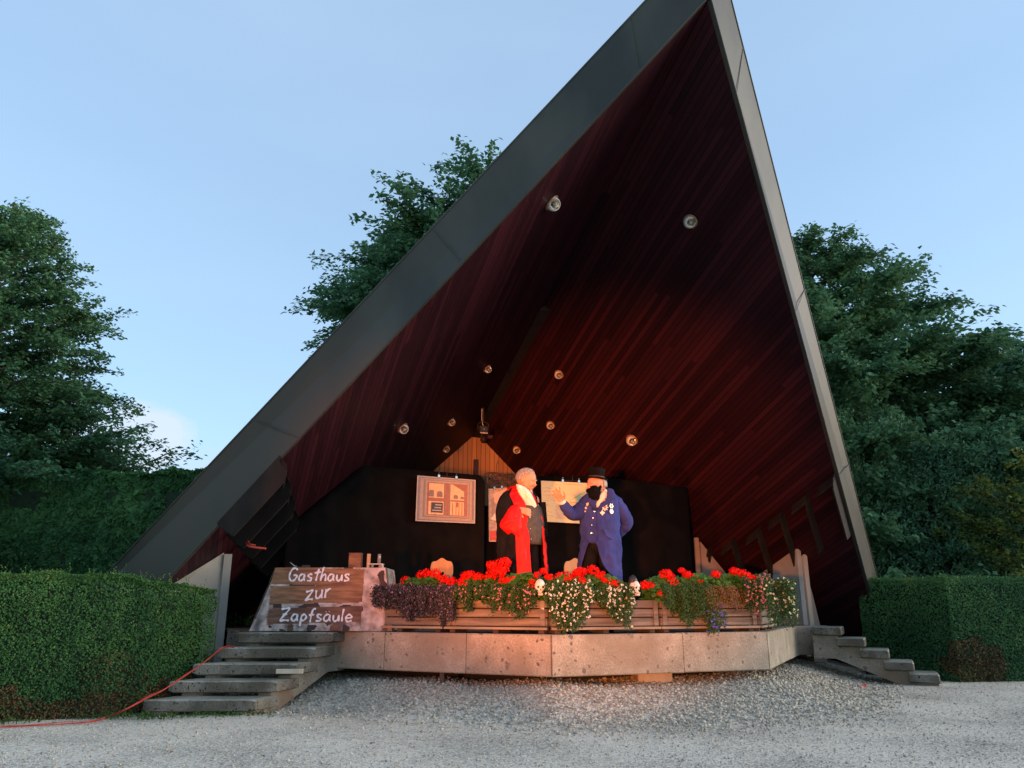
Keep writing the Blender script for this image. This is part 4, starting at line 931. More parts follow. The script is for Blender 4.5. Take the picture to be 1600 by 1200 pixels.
def flower_ball(c, r, nrm_b=None, N_=75):
    d3 = rng.normal(size=(N_, 3)); d3 /= np.linalg.norm(d3, axis=1)[:, None]; rad = r*(.55+.5*rng.random(N_)[:, None]**.5)
    pos = np.array(c)+d3*rad*np.array([1.1, 1.1, .8]); return pos, d3+rng.normal(0, .35, (N_, 3))
def geranium(px, py_top, wpx, blooms, lab, seed=0, back=.2):
    hit, e_, bk = row_point(px, back); base = Vector((hit.x, hit.y, PTOP-.1)); ztop = pz(px, py_top+1, hit)
    h = max(.14, ztop-PTOP+.04); wd = wpx/135.
    o = empty('geranium_plant', base, 0, lab, 'geranium', 'red geraniums in the planter boxes')
    # stems
    m_ = MB(); tips = []
    for k in range(12):
        a_ = random.random()*6.28; rr = random.random()**.6; tip = base+e_*(math.cos(a_)*wd*.5*rr)+bk*(math.sin(a_)*.13*rr)+Z_*(.1+h*(1-.45*rr*rr)*random.uniform(.6, 1)); tips.append(tip)
        m_.tube([base, base+(tip-base)*.5+Z_*.02, tip], [.007, .006, .004], 5)
    m_.build('stems', 'trail', o, True)
    N_ = int(560*wd/.5*h/.2); P1 = []; Nn = []
    for k in range(N_):
        x = random.uniform(-1, 1); y = random.uniform(-1, 1); hh = h*(1-.45*x*x)*random.random()**.6
        P1.append(base+e_*(x*wd*.52)+bk*(y*.17)+Z_*(.08+hh)-bk*(.06*(1-hh/h))); Nn.append(Vector((random.gauss(0, .6), -.5+random.gauss(0, .5), .8)))
    leaves('foliage', P1, Nn, rng.uniform(.045, .085, N_), 'geranium', o, aspect=1.1, curl=.12)
    for bx, by, br in blooms:
        hb, _, _ = row_point(bx, back-.13+random.uniform(-.05, .05)); zc = pz(bx, by, hb); c = Vector((hb.x, hb.y, zc+.012)); r = br/118.
        pos, nr = flower_ball(c, r, N_=int(60+br*9))
        leaves('flower_head', pos, nr, rng.uniform(.022, .034, len(pos)), 'red', o, aspect=.95, curl=.1)
        ms = MB(); ms.tube(cat([base+(c-base)*.15, base+(c-base)*.6+Z_*.01, c], 3), .004, 5); ms.build('flower_stalk', 'trail', o, True)
    return o
geranium(660, 905, 95, [(602, 926, 8), (596, 929, 6), (618, 921, 7), (633, 909, 8)], 'geranium at the left end with scattered red heads beside the tablecloth')
geranium(682, 903, 62, [(658, 900, 8), (668, 898, 9), (679, 897, 8), (691, 907, 9), (705, 911, 8)], 'geranium with a wide red cluster below the heart backed chair')
geranium(755, 903, 80, [(727, 902, 8), (733, 899, 7), (724, 917, 9), (722, 911, 7), (747, 903, 7), (764, 904, 8), (771, 899, 10), (779, 896, 9), (770, 889, 8), (779, 884, 9), (790, 880, 8), (768, 884, 7), (786, 890, 8)], 'tallest geranium with the largest red cluster left of the robed man')
geranium(820, 898, 85, [(785, 909, 6), (795, 909, 6), (808, 906, 8), (833, 918, 9), (835, 911, 7), (849, 894, 5), (858, 903, 5), (840, 900, 5)], 'geranium in front of the red robe panel behind a skull')
geranium(880, 900, 70, [(876, 904, 8), (884, 902, 8), (880, 909, 7), (890, 905, 6), (907, 895, 8), (902, 898, 6), (912, 894, 6)], 'geranium with thick red head just left of the blue coat')
geranium(935, 900, 85, [(907, 913, 8), (908, 908, 7), (928, 892, 8), (942, 898, 4), (937, 902, 4), (945, 908, 4), (955, 911, 7), (962, 916, 8)], 'geranium in front of the black trousers of the blue coated man')
geranium(1042, 902, 85, [(1008, 916, 7), (1016, 917, 7), (1032, 930, 8), (1043, 899, 9), (1049, 904, 7), (1051, 912, 9)], 'geranium just right of the second skull')
geranium(1090, 900, 75, [(1068, 893, 5), (1076, 899, 6), (1083, 903, 6), (1095, 911, 8)], 'geranium with dense green leaves above the long green trailer')
geranium(1150, 898, 95, [(1121, 899, 7), (1151, 894, 7), (1157, 896, 6), (1163, 897, 7), (1170, 901, 7), (1176, 905, 7), (1184, 908, 8), (1188, 903, 5), (1158, 903, 5)], 'rightmost geranium with a slanting row of red heads')

def trailer(name, px0, px1, py0, py1, leaf, flow, lab, catn, dens=1., nf=120, fs=.018, out_=.10, shape=None, ls=(.018, .032), mat2=None, fdepth=None):
    """foliage spilling over the boards between picture columns px0..px1 and rows py0..py1"""
    pc_ = (px0+px1)/2; hit, e_, bk = row_point(pc_, .02); base = Vector((hit.x, hit.y, PTOP-.05))
    o = empty(name, base, 0, lab, catn, 'trailing plants spilling from the planter boxes')
    # strands
    m_ = MB(); P1 = []; Nn = []; F = []; nS = int((px1-px0)*.9*dens)
    for k in range(nS):
        x = random.uniform(px0, px1); fx = (x-px0)/(px1-px0); low = py0+(py1-py0)*(shape(fx) if shape else 1)*random.uniform(.55, 1)
        h0, e0, b0 = row_point(x, .16+random.random()*.12); st = Vector((h0.x, h0.y, PTOP+random.uniform(-.03, .02)))
        h1, _, _ = row_point(x+random.uniform(-5, 5), -.02-out_*random.random()); zt = pz(x, py0+random.uniform(-2, 4), h1); zl = pz(x, low, h1)
        mid = Vector((h1.x, h1.y, zt)); hi = (st+mid)/2+Z_*max(.03, (zt-st.z)*.6); end = Vector((h1.x, h1.y, zl))-b0*random.uniform(0, .03)
        path = cat([st, hi, mid, (mid+end)/2-b0*random.uniform(-.01, .03)+e0*random.uniform(-.03, .03), end], 4)
        if k % 2 == 0: m_.tube(path, .0028, 4)
        for p_ in path[2:]:
            for _ in range(7):
                P1.append(p_+Vector((random.gauss(0, .018), random.gauss(0, .018), random.gauss(0, .02)))); Nn.append(-b0+Vector((random.gauss(0, .6), random.gauss(0, .6), random.gauss(.4, .6))))
        F += [p_-b0*.02+Vector((random.gauss(0, .02), random.gauss(0, .012), random.gauss(0, .02))) for p_ in path[4:]]
    m_.build('stems', 'trail', o, True)
    leaves('foliage', P1, Nn, rng.uniform(ls[0], ls[1], len(P1)), leaf, o, aspect=.7)
    if flow and F:
        sel = [random.choice(F) for _ in range(nf)]; PP = []; NN = []
        for c in sel:
            for k in range(4):
                d3 = Vector((random.gauss(0, 1), random.gauss(0, 1), random.gauss(0, 1)))*.006; PP.append(c-Vector((0, .018, 0))+d3); NN.append(Vector((random.gauss(0, .4), -1, random.gauss(.3, .4))))
        leaves('flowers', PP, NN, rng.uniform(fs*.7, fs*1.2, len(PP)), flow, o, aspect=.9, kind='stuff')
    return o
trailer('purple_trailer', 588, 712, 922, 978, 'purple', 'purple', 'dense dark purple trailing plant over the leftmost planter', 'trailing plant', 1.5, 150, .02, shape=lambda f: (.45+.4*f if f < .3 else .95-.28*abs(math.sin(f*7))))
trailer('pink_trailer', 712, 775, 920, 958, 'trail', 'pink', 'thin pink flowered trailer right of the purple foliage', 'trailing plant', .5, 36, .015, shape=lambda f: .3+.7*abs(math.sin(f*5))**2)
trailer('pink_trailer', 775, 835, 922, 968, 'trail', 'pink', 'bushier pink flowered trailer below the first skull', 'trailing plant', .65, 80, .016, shape=lambda f: .45+.55*max(0, math.sin(f*3.1)))
trailer('white_trailer', 856, 925, 918, 992, 'trail', 'white', 'larger clump of white flowers spilling down to the slab', 'trailing plant', 1.0, 250, .017, shape=lambda f: .35+.65*math.sin(min(1, f*1.15)*3.14)**.6)
trailer('white_trailer', 940, 988, 922, 992, 'trail', 'white', 'smaller clump of white flowers below the blue coat tails', 'trailing plant', 1.0, 140, .017, shape=lambda f: .4+.6*f if f < .85 else .4)
trailer('green_trailer', 1040, 1110, 920, 980, 'trail', None, 'long green trailer hanging over the pale planter boards', 'trailing plant', 1.2, 0, shape=lambda f: .45+.55*math.sin(f*3.14)**1.5)
trailer('dry_grass_trailer', 1105, 1165, 922, 955, 'drybox', None, 'brown dried trailer over the pale planter boards', 'trailing plant', .6, 0, shape=lambda f: .6+.4*abs(math.sin(f*7)), ls=(.012, .022))
trailer('lobelia_trailer', 1100, 1124, 955, 992, 'trail', 'blue', 'blue flowered trailer hanging onto the slab edge', 'trailing plant', .7, 60, .02)
trailer('pink_trailer', 1165, 1204, 908, 958, 'trail', 'pink', 'pink flowered trailer at the corner of the rightmost planter', 'trailing plant', 1.2, 150, .018)
trailer('cream_trailer', 1200, 1240, 915, 978, 'trail', 'yflower', 'cream flowered green clump at the right end of the planters', 'trailing plant', 1.6, 110, .022, out_=.16)

# ================================================================== SKULLS
def skull(px, py, yaw, lab, top, tilt=0):
    hit, e_, bk = row_point(px, -.03); zc = pz(px, py, hit); c = Vector((hit.x, hit.y, zc))
    o = empty('skull_lantern', c, yaw, lab, 'skull', 'skull lanterns among the flowers')
    def fn(q):
        x, y, z = q
        k = 1.0
        if z < -.1: x *= 1-.42*min(1, (-.1-z)/.6); y *= 1-.22*min(1, (-.1-z)/.6)
        if y < 0:
            for sx in (-.42, .42):                       # eye sockets
                dd = (x-sx)**2/.055+(z+.02)**2/.045
                if dd < 1.6: y += .34*math.exp(-dd*1.5)
            dd = (x/.13)**2+((z+.36)/.14)**2
            if dd < 2: y += .22*math.exp(-dd)
            y -= .10*math.exp(-((z+.62)/.16)**2)*math.exp(-(x/.5)**2)
            y -= .07*math.exp(-((z-.24)/.1)**2)
        return Vector((x, y, z))
    m_ = MB(); m_.ball((0, 0, 0), (.060, .072, .088), 0, 32, 26, fn); m_.build('cranium', 'skull', o, smooth=True)
    m_ = MB(); m_.box((0, -.040, -.083), (.058, .045, .022), 0, 0, .008); m_.build('jaw', 'skull', o, smooth=False)
    m_ = MB()
    for sx in (-.026, .026): m_.ball((sx, -.050, -.003), (.0145, .010, .014), 0, 12, 8)
    m_.ball((0, -.062, -.033), (.0065, .006, .010), 0, 8, 6); m_.box((0, -.0635, -.066), (.046, .004, .003)); m_.build('socket', 'dark', o, smooth=True)
    m_ = MB()
    for k in range(6): m_.box((-.020+.008*k, -.066, -.060), (.006, .005, .009), 0, 0, .001); m_.box((-.018+.0072*k, -.064, -.073), (.006, .005, .008), 0, 0, .001)
    m_.build('teeth', 'skull', o)
    m_ = MB()
    if top: m_.tube([(0, .015, .055), (0, .015, .10), (0, .015, .125), (0, .01, .145)], [.058, .05, .035, .008], 14); m_.tube([(0, .03, -.10), (0, .03, .055)], [.05, .055], 10)
    else: m_.tube([(.0, .03, -.12), (.0, .03, .09), (.0, .03, .15)], [.03, .02, .012], 8); m_.box((.01, .045, .0), (.10, .02, .10), 0, 0, .01)
    m_.build('holder', 'blackmetal', o, smooth=False)
    return o
skull(844, 917, .1, 'white skull facing front in the middle of the flowers', 0)
skull(992, 918, .75, 'white skull turned right under a black domed top, right of the blue coat', 1)

# ================================================================== PEOPLE
PXM = None
class Fig:
    def __init__(s, Y0, lab):
        s.Y = Y0; s.base = Vector((0, Y0, ZS)); s.lab = lab; s.parts = MB(); s.k = Y0*.99/FPX
    def p(s, px, py, dy=0):
        q = atY(px, py, s.Y); return Vector((q.x, s.Y+dy, q.z))
    def cap(s, a, b, ra, rb=None, n=10):
        """tapered limb with round ends"""
        rb = rb or ra; t = (b-a); L_ = t.length; t = t.normalized(); up = t.orthogonal().normalized(); c = t.cross(up); rg = []
        for ang in (-80, -55, -28): rg.append((a+t*(ra*math.sin(R_(ang))), ra*math.cos(R_(ang))))
        rg += [(a, ra), (a+t*L_*.5, (ra+rb)/2), (b, rb)]
        for ang in (28, 55, 80): rg.append((b+t*(rb*math.sin(R_(ang))), rb*math.cos(R_(ang))))
        s.parts.loft([[o+(up*math.cos(w_)+c*math.sin(w_))*r for w_ in [2*math.pi*k/n for k in range(n)]] for o, r in rg]); return s
    def ell(s, c, r, yaw=0, nu=16, nv=12, pitch=0):
        m_ = MB(); m_.ball((0, 0, 0), r, 0, nu, nv); Rm = Matrix.Rotation(yaw, 3, 'Z') @ Matrix.Rotation(pitch, 3, 'Y')
        s.parts.add([Vector(c)+Rm@Vector(v_) for v_ in m_.v], m_.f); return s
    def head(s, c, yaw, tilt, H):
        """c centre of the skull; yaw = heading of the face in the ground plane; tilt > 0 looks down; H head height"""
        s.hc = c; s.hR = Matrix.Rotation(yaw, 3, 'Z') @ Matrix.Rotation(tilt, 3, 'Y'); s.H = H; h = H/2
        def e(x, y, z, rx, ry, rz_):
            m_ = MB(); m_.ball((0, 0, 0), (rx*h, ry*h, rz_*h), 0, 16, 12); s.parts.add([c+s.hR@(Vector((x*h, y*h, z*h))+Vector(v_)) for v_ in m_.v], m_.f)
        e(-.08, 0, .22, .82, .66, .76); e(.16, 0, -.16, .56, .54, .72); e(.34, 0, -.58, .30, .34, .30); e(.10, .0, -.50, .44, .46, .34)
        e(.62, 0, .20, .16, .40, .10)                                   # brow
        e(.72, 0, -.02, .13, .085, .20); e(.82, 0, -.14, .13, .12, .09)   # nose
        for y in (-.27, .27): e(.52, y, -.18, .20, .20, .20)             # cheeks
        for y in (-.62, .62): e(-.06, y, .0, .12, .09, .20)              # ears
        e(.58, 0, -.40, .13, .20, .055); e(.57, 0, -.49, .12, .17, .06)  # lips
        return s
    def hp(s, x, y, z): return s.hc+s.hR@(Vector((x, y, z))*(s.H/2))
    def finish(s):
        o = s.parts.build('person', 'skin', None, smooth=True, label=s.lab, cat='person')
        r = o.modifiers.new('join', 'REMESH'); r.mode = 'VOXEL'; r.voxel_size = .0065; r.use_smooth_shade = True
        sm = o.modifiers.new('soft', 'SMOOTH'); sm.factor = .5; sm.iterations = 3
        s.o = o
        for y in (-.23, .23):
            m_ = MB(); m_.ball(s.hp(.60, y, .07), s.H*.032, 0, 10, 8); m_.build('eye', 'whitecloth', o, smooth=True)
            m_ = MB(); m_.ball(s.hp(.655, y, .065), s.H*.017, 0, 8, 6); m_.build('iris', 'dark', o, smooth=True)
        return o
    def hand(s, wrist, dirv, palmn, curl, scale=1.0, spread=.10, thumb_side=1, bends=None):
        """five separate fingers on a palm: dirv along the palm, palmn out of the palm"""
        d_ = dirv.normalized(); n_ = (palmn-d_*palmn.dot(d_)).normalized(); sd_ = d_.cross(n_)*thumb_side; k = scale
        for t_ in (-.026, -.009, .009, .026): s.cap(wrist+sd_*t_*k*.6, wrist+d_*.088*k+sd_*t_*k*1.15, .0165*k, .0125*k)
        lens = (.074, .082, .076, .060); offs = (.030, .010, -.010, -.029)
        for i in range(4):
            b0 = wrist+d_*.088*k+sd_*offs[i]*k*1.1; dr = (d_+sd_*(offs[i]*spread*70)).normalized(); cu = curl*(1+.12*i) if not bends else bends[i]; p0 = b0; an = cu*.5
            for seg, r0, r1 in ((.45, .0105, .0098), (.31, .0098, .0090), (.24, .0090, .0078)):
                dd = (dr*math.cos(an)+n_*math.sin(an)).normalized(); p1 = p0+dd*lens[i]*seg*k; s.cap(p0, p1, r0*k, r1*k, 8); p0 = p1; an += cu*.62
        t0 = wrist+d_*.022*k+sd_*.030*k; t1 = t0+(d_*.55+sd_*.75+n_*.15).normalized()*.040*k; t2 = t1+(d_*.85+sd_*.45+n_*(.2+curl*.3)).normalized()*.034*k; t3 = t2+(d_*1.0+sd_*.12+n_*(.25+curl*.3)).normalized()*.026*k
        s.cap(t0, t1, .0155*k, .0125*k, 8); s.cap(t1, t2, .0125*k, .0105*k, 8); s.cap(t2, t3, .0105*k, .0085*k, 8)
def pillow(fig, outline, dy, thick, n_=5, bulge=1.0, wr=.0):
    """closed cloth shape with rounded depth: the outline swells front and back"""
    pts = [fig.p(x, y, 0) for x, y in outline]; pts = [Vector(q) for q in cat(pts+[pts[0]], 3)[:-1]]; c = sum(pts, Vector())/len(pts); rings = []
    for k in range(-n_, n_+1):
        a_ = k/n_*math.pi/2; sc_ = max(.03, math.cos(a_)**.6)
        rings.append([Vector((c.x+(q.x-c.x)*sc_, fig.Y+dy+math.sin(a_)*thick/2*bulge+wr*noise.noise(Vector((q.x*14, k*.6, q.z*9))), c.z+(q.z-c.z)*sc_)) for q in pts])
    m_ = MB(); m_.loft(rings); return m_
def wrap(fig, rows, f0, f1, n_=20, k=1.0, fold=0., nf=9, dep=.72, closed=False, th=.008, seed=0.):
    """cloth round the body. rows: (py, px_left, px_right[, depth]) ; angles in degrees, 0 faces the camera, + to the right"""
    m_ = MB(); vs = []; rows2 = []
    for a_, b_ in zip(rows, rows[1:]):
        a_ = list(a_)+[dep]*(4-len(a_)); b_ = list(b_)+[dep]*(4-len(b_))
        for t_ in (0, .34, .67): rows2.append([a_[i]+(b_[i]-a_[i])*t_ for i in range(len(a_))])
    rows2.append((list(rows[-1])+[dep])[:4])
    for j, rw_ in enumerate(rows2):
        py, xl_, xr_ = rw_[:3]; dd = rw_[3] if len(rw_) > 3 else dep; cx = (xl_+xr_)/2; hw = (xr_-xl_)/2
        A0 = f0(py) if callable(f0) else f0; A1 = f1(py) if callable(f1) else f1
        for i in range(n_+1):
            a_ = R_(A0+(A1-A0)*i/n_); fo = 1+fold*(j/len(rows2))*math.sin(a_*nf+1.5*math.sin(py*.03+seed)+seed)+fold*.3*math.sin(a_*nf*2.3+py*.05)
            q = fig.p(cx+hw*math.sin(a_)*k*fo, py, 0); q.y = fig.Y-hw*fig.k*dd*math.cos(a_)*k*fo; vs.append(q)
    nr_ = len(rows2); m_.add(vs, [(j*(n_+1)+i, (j+1)*(n_+1)+i, (j+1)*(n_+1)+i+1, j*(n_+1)+i+1) for j in range(nr_-1) for i in range(n_)])
    return m_
TX = bpy.data.textures.new('creases', 'CLOUDS'); TX.noise_scale = .11; TX.noise_depth = 2
def crease(o, st=.05):
    sb_ = o.modifiers.new('fine', 'SUBSURF'); sb_.levels = sb_.render_levels = 1
    dp = o.modifiers.new('creases', 'DISPLACE'); dp.texture = TX; dp.strength = st; dp.mid_level = .5; dp.texture_coords = 'GLOBAL'; return o
def cloth(m_, name, matn, par, th=.012, sub=0):
    o = m_.build(name, matn, par, smooth=True)
    if 'cloth' in matn and name not in ('shirt',): crease(o)
    if th:
        sd_ = o.modifiers.new('thick', 'SOLIDIFY'); sd_.thickness = th; sd_.offset = -1
    return o

# ---- the man in the black and red robe
J = Fig(9.85, 'grey haired man in black robe with red facings and white shirt, hand on his chest')
hc = J.p(822.5, 752); u_ = J.k
J.head(hc, R_(-30), R_(14), 41*u_)
J.cap(J.p(819, 762, .03), J.p(816, 776, .04), 10.5*u_, 12*u_)
J.cap(J.p(812, 788, .03), J.p(815, 815, .02), 19*u_, 20*u_).cap(J.p(815, 815, .02), J.p(816, 838, .03), 20*u_, 15*u_)
J.cap(J.p(798, 778, .04), J.p(830, 778, .05), 8*u_)
J.cap(J.p(796, 780, .03), J.p(788, 812, -.02), 8*u_, 6*u_).cap(J.p(788, 812, -.02), J.p(811, 800, -.22), 6*u_, 4.2*u_)
J.cap(J.p(836, 780, .06), J.p(843, 815, .10), 7*u_, 5.5*u_).cap(J.p(843, 815, .10), J.p(836, 832, .16), 5.5*u_, 4*u_)
J.cap(J.p(809, 850, .02), J.p(808, 915, .0), 11*u_, 7.5*u_).cap(J.p(808, 915, 0), J.p(806, 975, .03), 7.5*u_, 5*u_)
J.cap(J.p(826, 850, .02), J.p(832, 915, -.02), 11*u_, 7.5*u_).cap(J.p(832, 915, -.02), J.p(834, 975, .01), 7.5*u_, 5*u_)
J.hand(J.p(811, 799.5, -.235), Vector((1, -.12, -.28)), Vector((.15, 1, -.15)), .75, 1.12, .05, -1)
J.hand(J.p(836, 832, .16), Vector((.05, 0, -1)), Vector((-1, -.2, 0)), .5, 1.05, .05, 1)
jo = J.finish()
# hair: short, receding, thicker behind
m_ = MB()
def hairfn(q):
    n1 = .06*noise.noise(q*9)+.03*noise.noise(q*21)
    return q*(1+n1)
hm = MB(); hm.ball((0, 0, 0), 1, 0, 48, 32, hairfn)
keep = []
for f in hm.f:
    c = sum((Vector(hm.v[i]) for i in f), Vector())/4
    if (c.z > .42 and c.x < .50) or (c.x < -.18 and c.z > -.30) or (abs(c.y) > .75 and c.x < .16 and c.z > -.1): keep.append(f)
hm.f = keep; hm.m = [0]*len(keep); hm.v = [tuple(J.hp(-.08+v_[0]*.87, v_[1]*.72, .20+v_[2]*.83)) for v_ in hm.v]
cloth(hm, 'hair', 'hair', jo, .010)
for y in (-.23, .23):
    m_ = MB(); m_.tube([J.hp(.70, y-.11, .185), J.hp(.745, y, .215), J.hp(.70, y+.11, .19)], [.004, .006, .003], 6); m_.build('eyebrow', 'hair', jo)
m_ = MB(); m_.tube([J.hp(.68, -.14, -.43), J.hp(.715, 0, -.435), J.hp(.68, .14, -.43)], [.002, .0035, .002], 6); m_.build('mouth', 'darkred', jo)
rowsJ = [(764, 799, 828, .8), (771, 790, 834, .8), (778, 785, 838, .75), (790, 780, 842), (815, 777, 848), (840, 778, 851), (870, 780, 854), (900, 778, 857), (935, 776, 860), (968, 775, 862)]
def edge_px(px, xl_, xr_): 
    v_ = max(-.98, min(.98, (px-(xl_+xr_)/2)/((xr_-xl_)/2))); return math.degrees(math.asin(v_))
def lerp_tab(tab):
    return lambda y: float(np.interp(y, [t_[0] for t_ in tab], [t_[1] for t_ in tab]))
LJ = lerp_tab([(r_[0], r_[1]) for r_ in rowsJ]); RJ = lerp_tab([(r_[0], r_[2]) for r_ in rowsJ])
def ang(tab):
    f = lerp_tab(tab); return lambda y: edge_px(f(y), LJ(y), RJ(y))
bandL = ang([(764, 801), (775, 797), (790, 803), (830, 806), (900, 808), (968, 808)]); bandR = ang([(764, 807), (775, 811), (790, 820), (830, 825.5), (900, 829), (968, 829)])
rightL = ang([(764, 823), (775, 829), (790, 837.5), (830, 846), (900, 851.5), (968, 854)]); 
gown = wrap(J, rowsJ, lambda y: edge_px(lerp_tab([(764, 826), (778, 834), (800, 843), (850, 851), (968, 859)])(y), LJ(y), RJ(y)), lambda y: 360+bandL(y), 64, 1.02, .09, 11, .8)
cloth(gown, 'gown', 'blackcloth', jo, .012)
cloth(wrap(J, rowsJ, bandL, bandR, 16, 1.06, .035, 17, .8), 'red_facing', 'redcloth', jo, .014)
cloth(wrap(J, rowsJ, rightL, lambda y: edge_px(lerp_tab([(764, 827), (778, 836), (800, 844.5), (850, 852.5), (968, 861)])(y), LJ(y), RJ(y)+1.5), 6, 1.055, .012, 7, .8), 'red_facing', 'redcloth', jo, .014)
# red collar behind the neck
m_ = MB(); m_.tube(cat([J.p(793, 767, -.03), J.p(798, 761, .07), J.p(812, 758, .13), J.p(826, 762, .12), J.p(832, 769, .05)], 4), [.02]*17, 8); m_.build('collar', 'redcloth', jo, smooth=True)
cloth(wrap(J, [(763, 806, 828, .9), (770, 803, 833, .9), (780, 800, 838, .85), (796, 798, 845, .8), (800, 798, 846, .8)], -70, 86, 26, 1.03, .02, 17, .8), 'shirt', 'whitecloth', jo, .008)
m_ = pillow(J, [(806, 759), (815, 761), (826, 768), (832, 778), (838, 793), (830, 796), (820, 793), (815, 782), (809, 770)], -.15, .07, wr=.03); m_.build('jabot', 'whitecloth', jo, smooth=True)
cloth(wrap(J, [(792, 792, 846, .84), (802, 791, 849, .9), (820, 790, 851, .95), (838, 791, 850, .92), (852, 793, 848, .85)], -60, 84, 26, 1.0, .012, 5, .8), 'waistcoat', 'vest', jo, .01)
m_ = MB(); [m_.ball(J.p(x, y, -.235), .0075, 0, 8, 6) for x, y in ((827.5, 812), (828.5, 829), (829, 845))]; m_.build('waistcoat_buttons', 'silver', jo, smooth=True)
for x0, x1, d0 in ((809, 806, 0), (830, 835, -.02)):
    m_ = MB(); m_.tube([J.p(x0, 848, .0), J.p((x0+x1)/2+1, 910, -.02), J.p(x1, 980, .0+d0)], [12.5*u_, 10*u_, 8.5*u_], 18); m_.build('trouser_leg', 'blackcloth', jo, smooth=True)
# sleeve: black upper, broad red turned back cuff hanging from the wrist
m_ = MB(); m_.tube(cat([J.p(800, 771, .02), J.p(791, 782, -.02), J.p(786, 800, -.06), J.p(786, 818, -.09)], 4), [7*u_, 9.5*u_, 10.5*u_, 11*u_, 11.5*u_, 11.5*u_, 11.5*u_, 11.5*u_, 11.5*u_, 11.5*u_, 11*u_, 10*u_, 7*u_], 18); m_.build('sleeve', 'blackcloth', jo, smooth=True)
m_ = pillow(J, [(812, 791), (803, 792), (795, 796), (789, 805), (785, 815), (781, 826), (789, 833), (800, 839), (809, 843.5), (813, 838), (815, 822), (816, 808), (815, 798)], -.20, .19, wr=.016); crease(m_.build('sleeve_cuff', 'redcloth', jo, smooth=True), .05)
m_ = MB(); m_.tube([J.p(846, 784, .05), J.p(848, 812, .09), J.p(848, 838, .06)], [7*u_, 7.5*u_, 9*u_], 14); m_.build('sleeve', 'blackcloth', jo, smooth=True)
m_ = MB(); m_.ball(J.p(820, 851, .0), (21*u_, 16*u_, 16*u_)); m_.build('trouser_seat', 'blackcloth', jo, smooth=True)
for x in (806, 835):
    q = J.p(x, 980, 0); m_ = MB(); m_.ball(Vector((q.x+.03, q.y-.04, ZS+.045)), (.13, .07, .05), 0, 16, 10); m_.build('shoe', 'shoe', jo, smooth=True)

# ---- the man in the blue coat and top hat
B = Fig(9.95, 'bearded man in blue tailcoat with medals and black top hat raising one hand')
u_ = B.k
B.head(B.p(931.5, 760), R_(212), R_(2), 40*u_)
B.cap(B.p(936, 768, .03), B.p(939, 781, .04), 9.5*u_, 12*u_)
B.cap(B.p(937, 795, .03), B.p(937, 825, .0), 20*u_, 22*u_).cap(B.p(937, 822, 0), B.p(936, 836, .03), 21*u_, 15*u_)
B.cap(B.p(917, 788, .03), B.p(958, 782, .05), 10*u_)
B.cap(B.p(915, 792, .0), B.p(894, 804, -.10), 9*u_, 7*u_).cap(B.p(894, 804, -.10), B.p(876.5, 788, -.22), 7*u_, 4*u_)
B.cap(B.p(958, 785, .04), B.p(983, 814, .10), 9*u_, 7*u_).cap(B.p(983, 814, .10), B.p(962, 834, .24), 7*u_, 4.5*u_)
B.cap(B.p(926, 852, .02), B.p(917, 915, .0), 12*u_, 8*u_).cap(B.p(917, 915, 0), B.p(914, 976, .03), 8*u_, 5*u_)
B.cap(B.p(944, 852, .02), B.p(950, 915, -.02), 12*u_, 8*u_).cap(B.p(950, 915, -.02), B.p(953, 976, .01), 8*u_, 5*u_)
B.hand(B.p(876.5, 788, -.22), Vector((-.50, -.25, .80)), Vector((-.25, -.85, -.35)), .16, 1.18, .22, 1, bends=[.05, .15, .3, .45])
B.hand(B.p(962, 834, .24), Vector((-1, 0, -.1)), Vector((0, 1, 0)), .6, 1.05, .05, 1)
bo = B.finish()
m_ = MB(); m_.tube([B.hp(.70, -.14, -.42), B.hp(.72, 0, -.43), B.hp(.70, .14, -.42)], [.002, .0035, .002], 6); m_.build('mouth', 'darkred', bo)
# top hat
hcn = B.hp(-.06, 0, .55); tilt = B.hR @ Vector((.02, 0, 1)); m_ = MB()
ax_ = (Z_+Vector((.10, 0, 0))).normalized(); b1 = ax_.orthogonal().normalized(); b2 = ax_.cross(b1); rg = []
for dz, r_ in ((-.002, 13.0), (.0, 17.4), (.010, 18.2), (.016, 17.2), (.014, 13.4), (.05, 12.6), (.10, 12.6), (.135, 13.4), (.142, 13.0), (.143, .5)): rg.append([hcn+ax_*dz+(b1*math.cos(t_)+b2*math.sin(t_))*r_*u_ for t_ in [2*math.pi*k/32 for k in range(32)]])
m_.loft(rg); m_.build('top_hat', 'hat', bo, smooth=True)
m_ = MB(); rg = [[hcn+ax_*dz+(b1*math.cos(t_)+b2*math.sin(t_))*r_*u_ for t_ in [2*math.pi*k/32 for k in range(32)]] for dz, r_ in ((.018, 13.5), (.036, 13.2))]; m_.loft(rg, cap=False); m_.build('hat_band', 'hatband', bo, smooth=True)
# beard: full, hanging over the collar, with a strap up to the ear
def bf(q): return q*(1+.13*noise.noise(q*5)+.13*noise.noise(q*13))
bm = MB(); bm.ball((0, 0, 0), (9.2*u_, 9*u_, 12.8*u_), 0, 40, 30, bf); bc = B.p(926.0, 775, -.20); bm.v = [tuple(bc+Vector(v_)) for v_ in bm.v]
for y in (-.50, .50): bm.tube([B.hp(.42, y*.8, -.55), B.hp(.18, y*1.12, -.32), B.hp(-.02, y*1.2, .0)], [.032, .026, .014], 10)
bm.tube([B.hp(.66, -.36, -.42), B.hp(.80, -.14, -.30), B.hp(.82, 0, -.29), B.hp(.80, .14, -.30), B.hp(.66, .36, -.42)], [.014, .017, .016, .017, .014], 8)
bm.build('beard', 'beard', bo, smooth=True)
m_ = MB(); hm = MB(); hm.ball((0, 0, 0), 1, 0, 32, 20, hairfn); keep = []
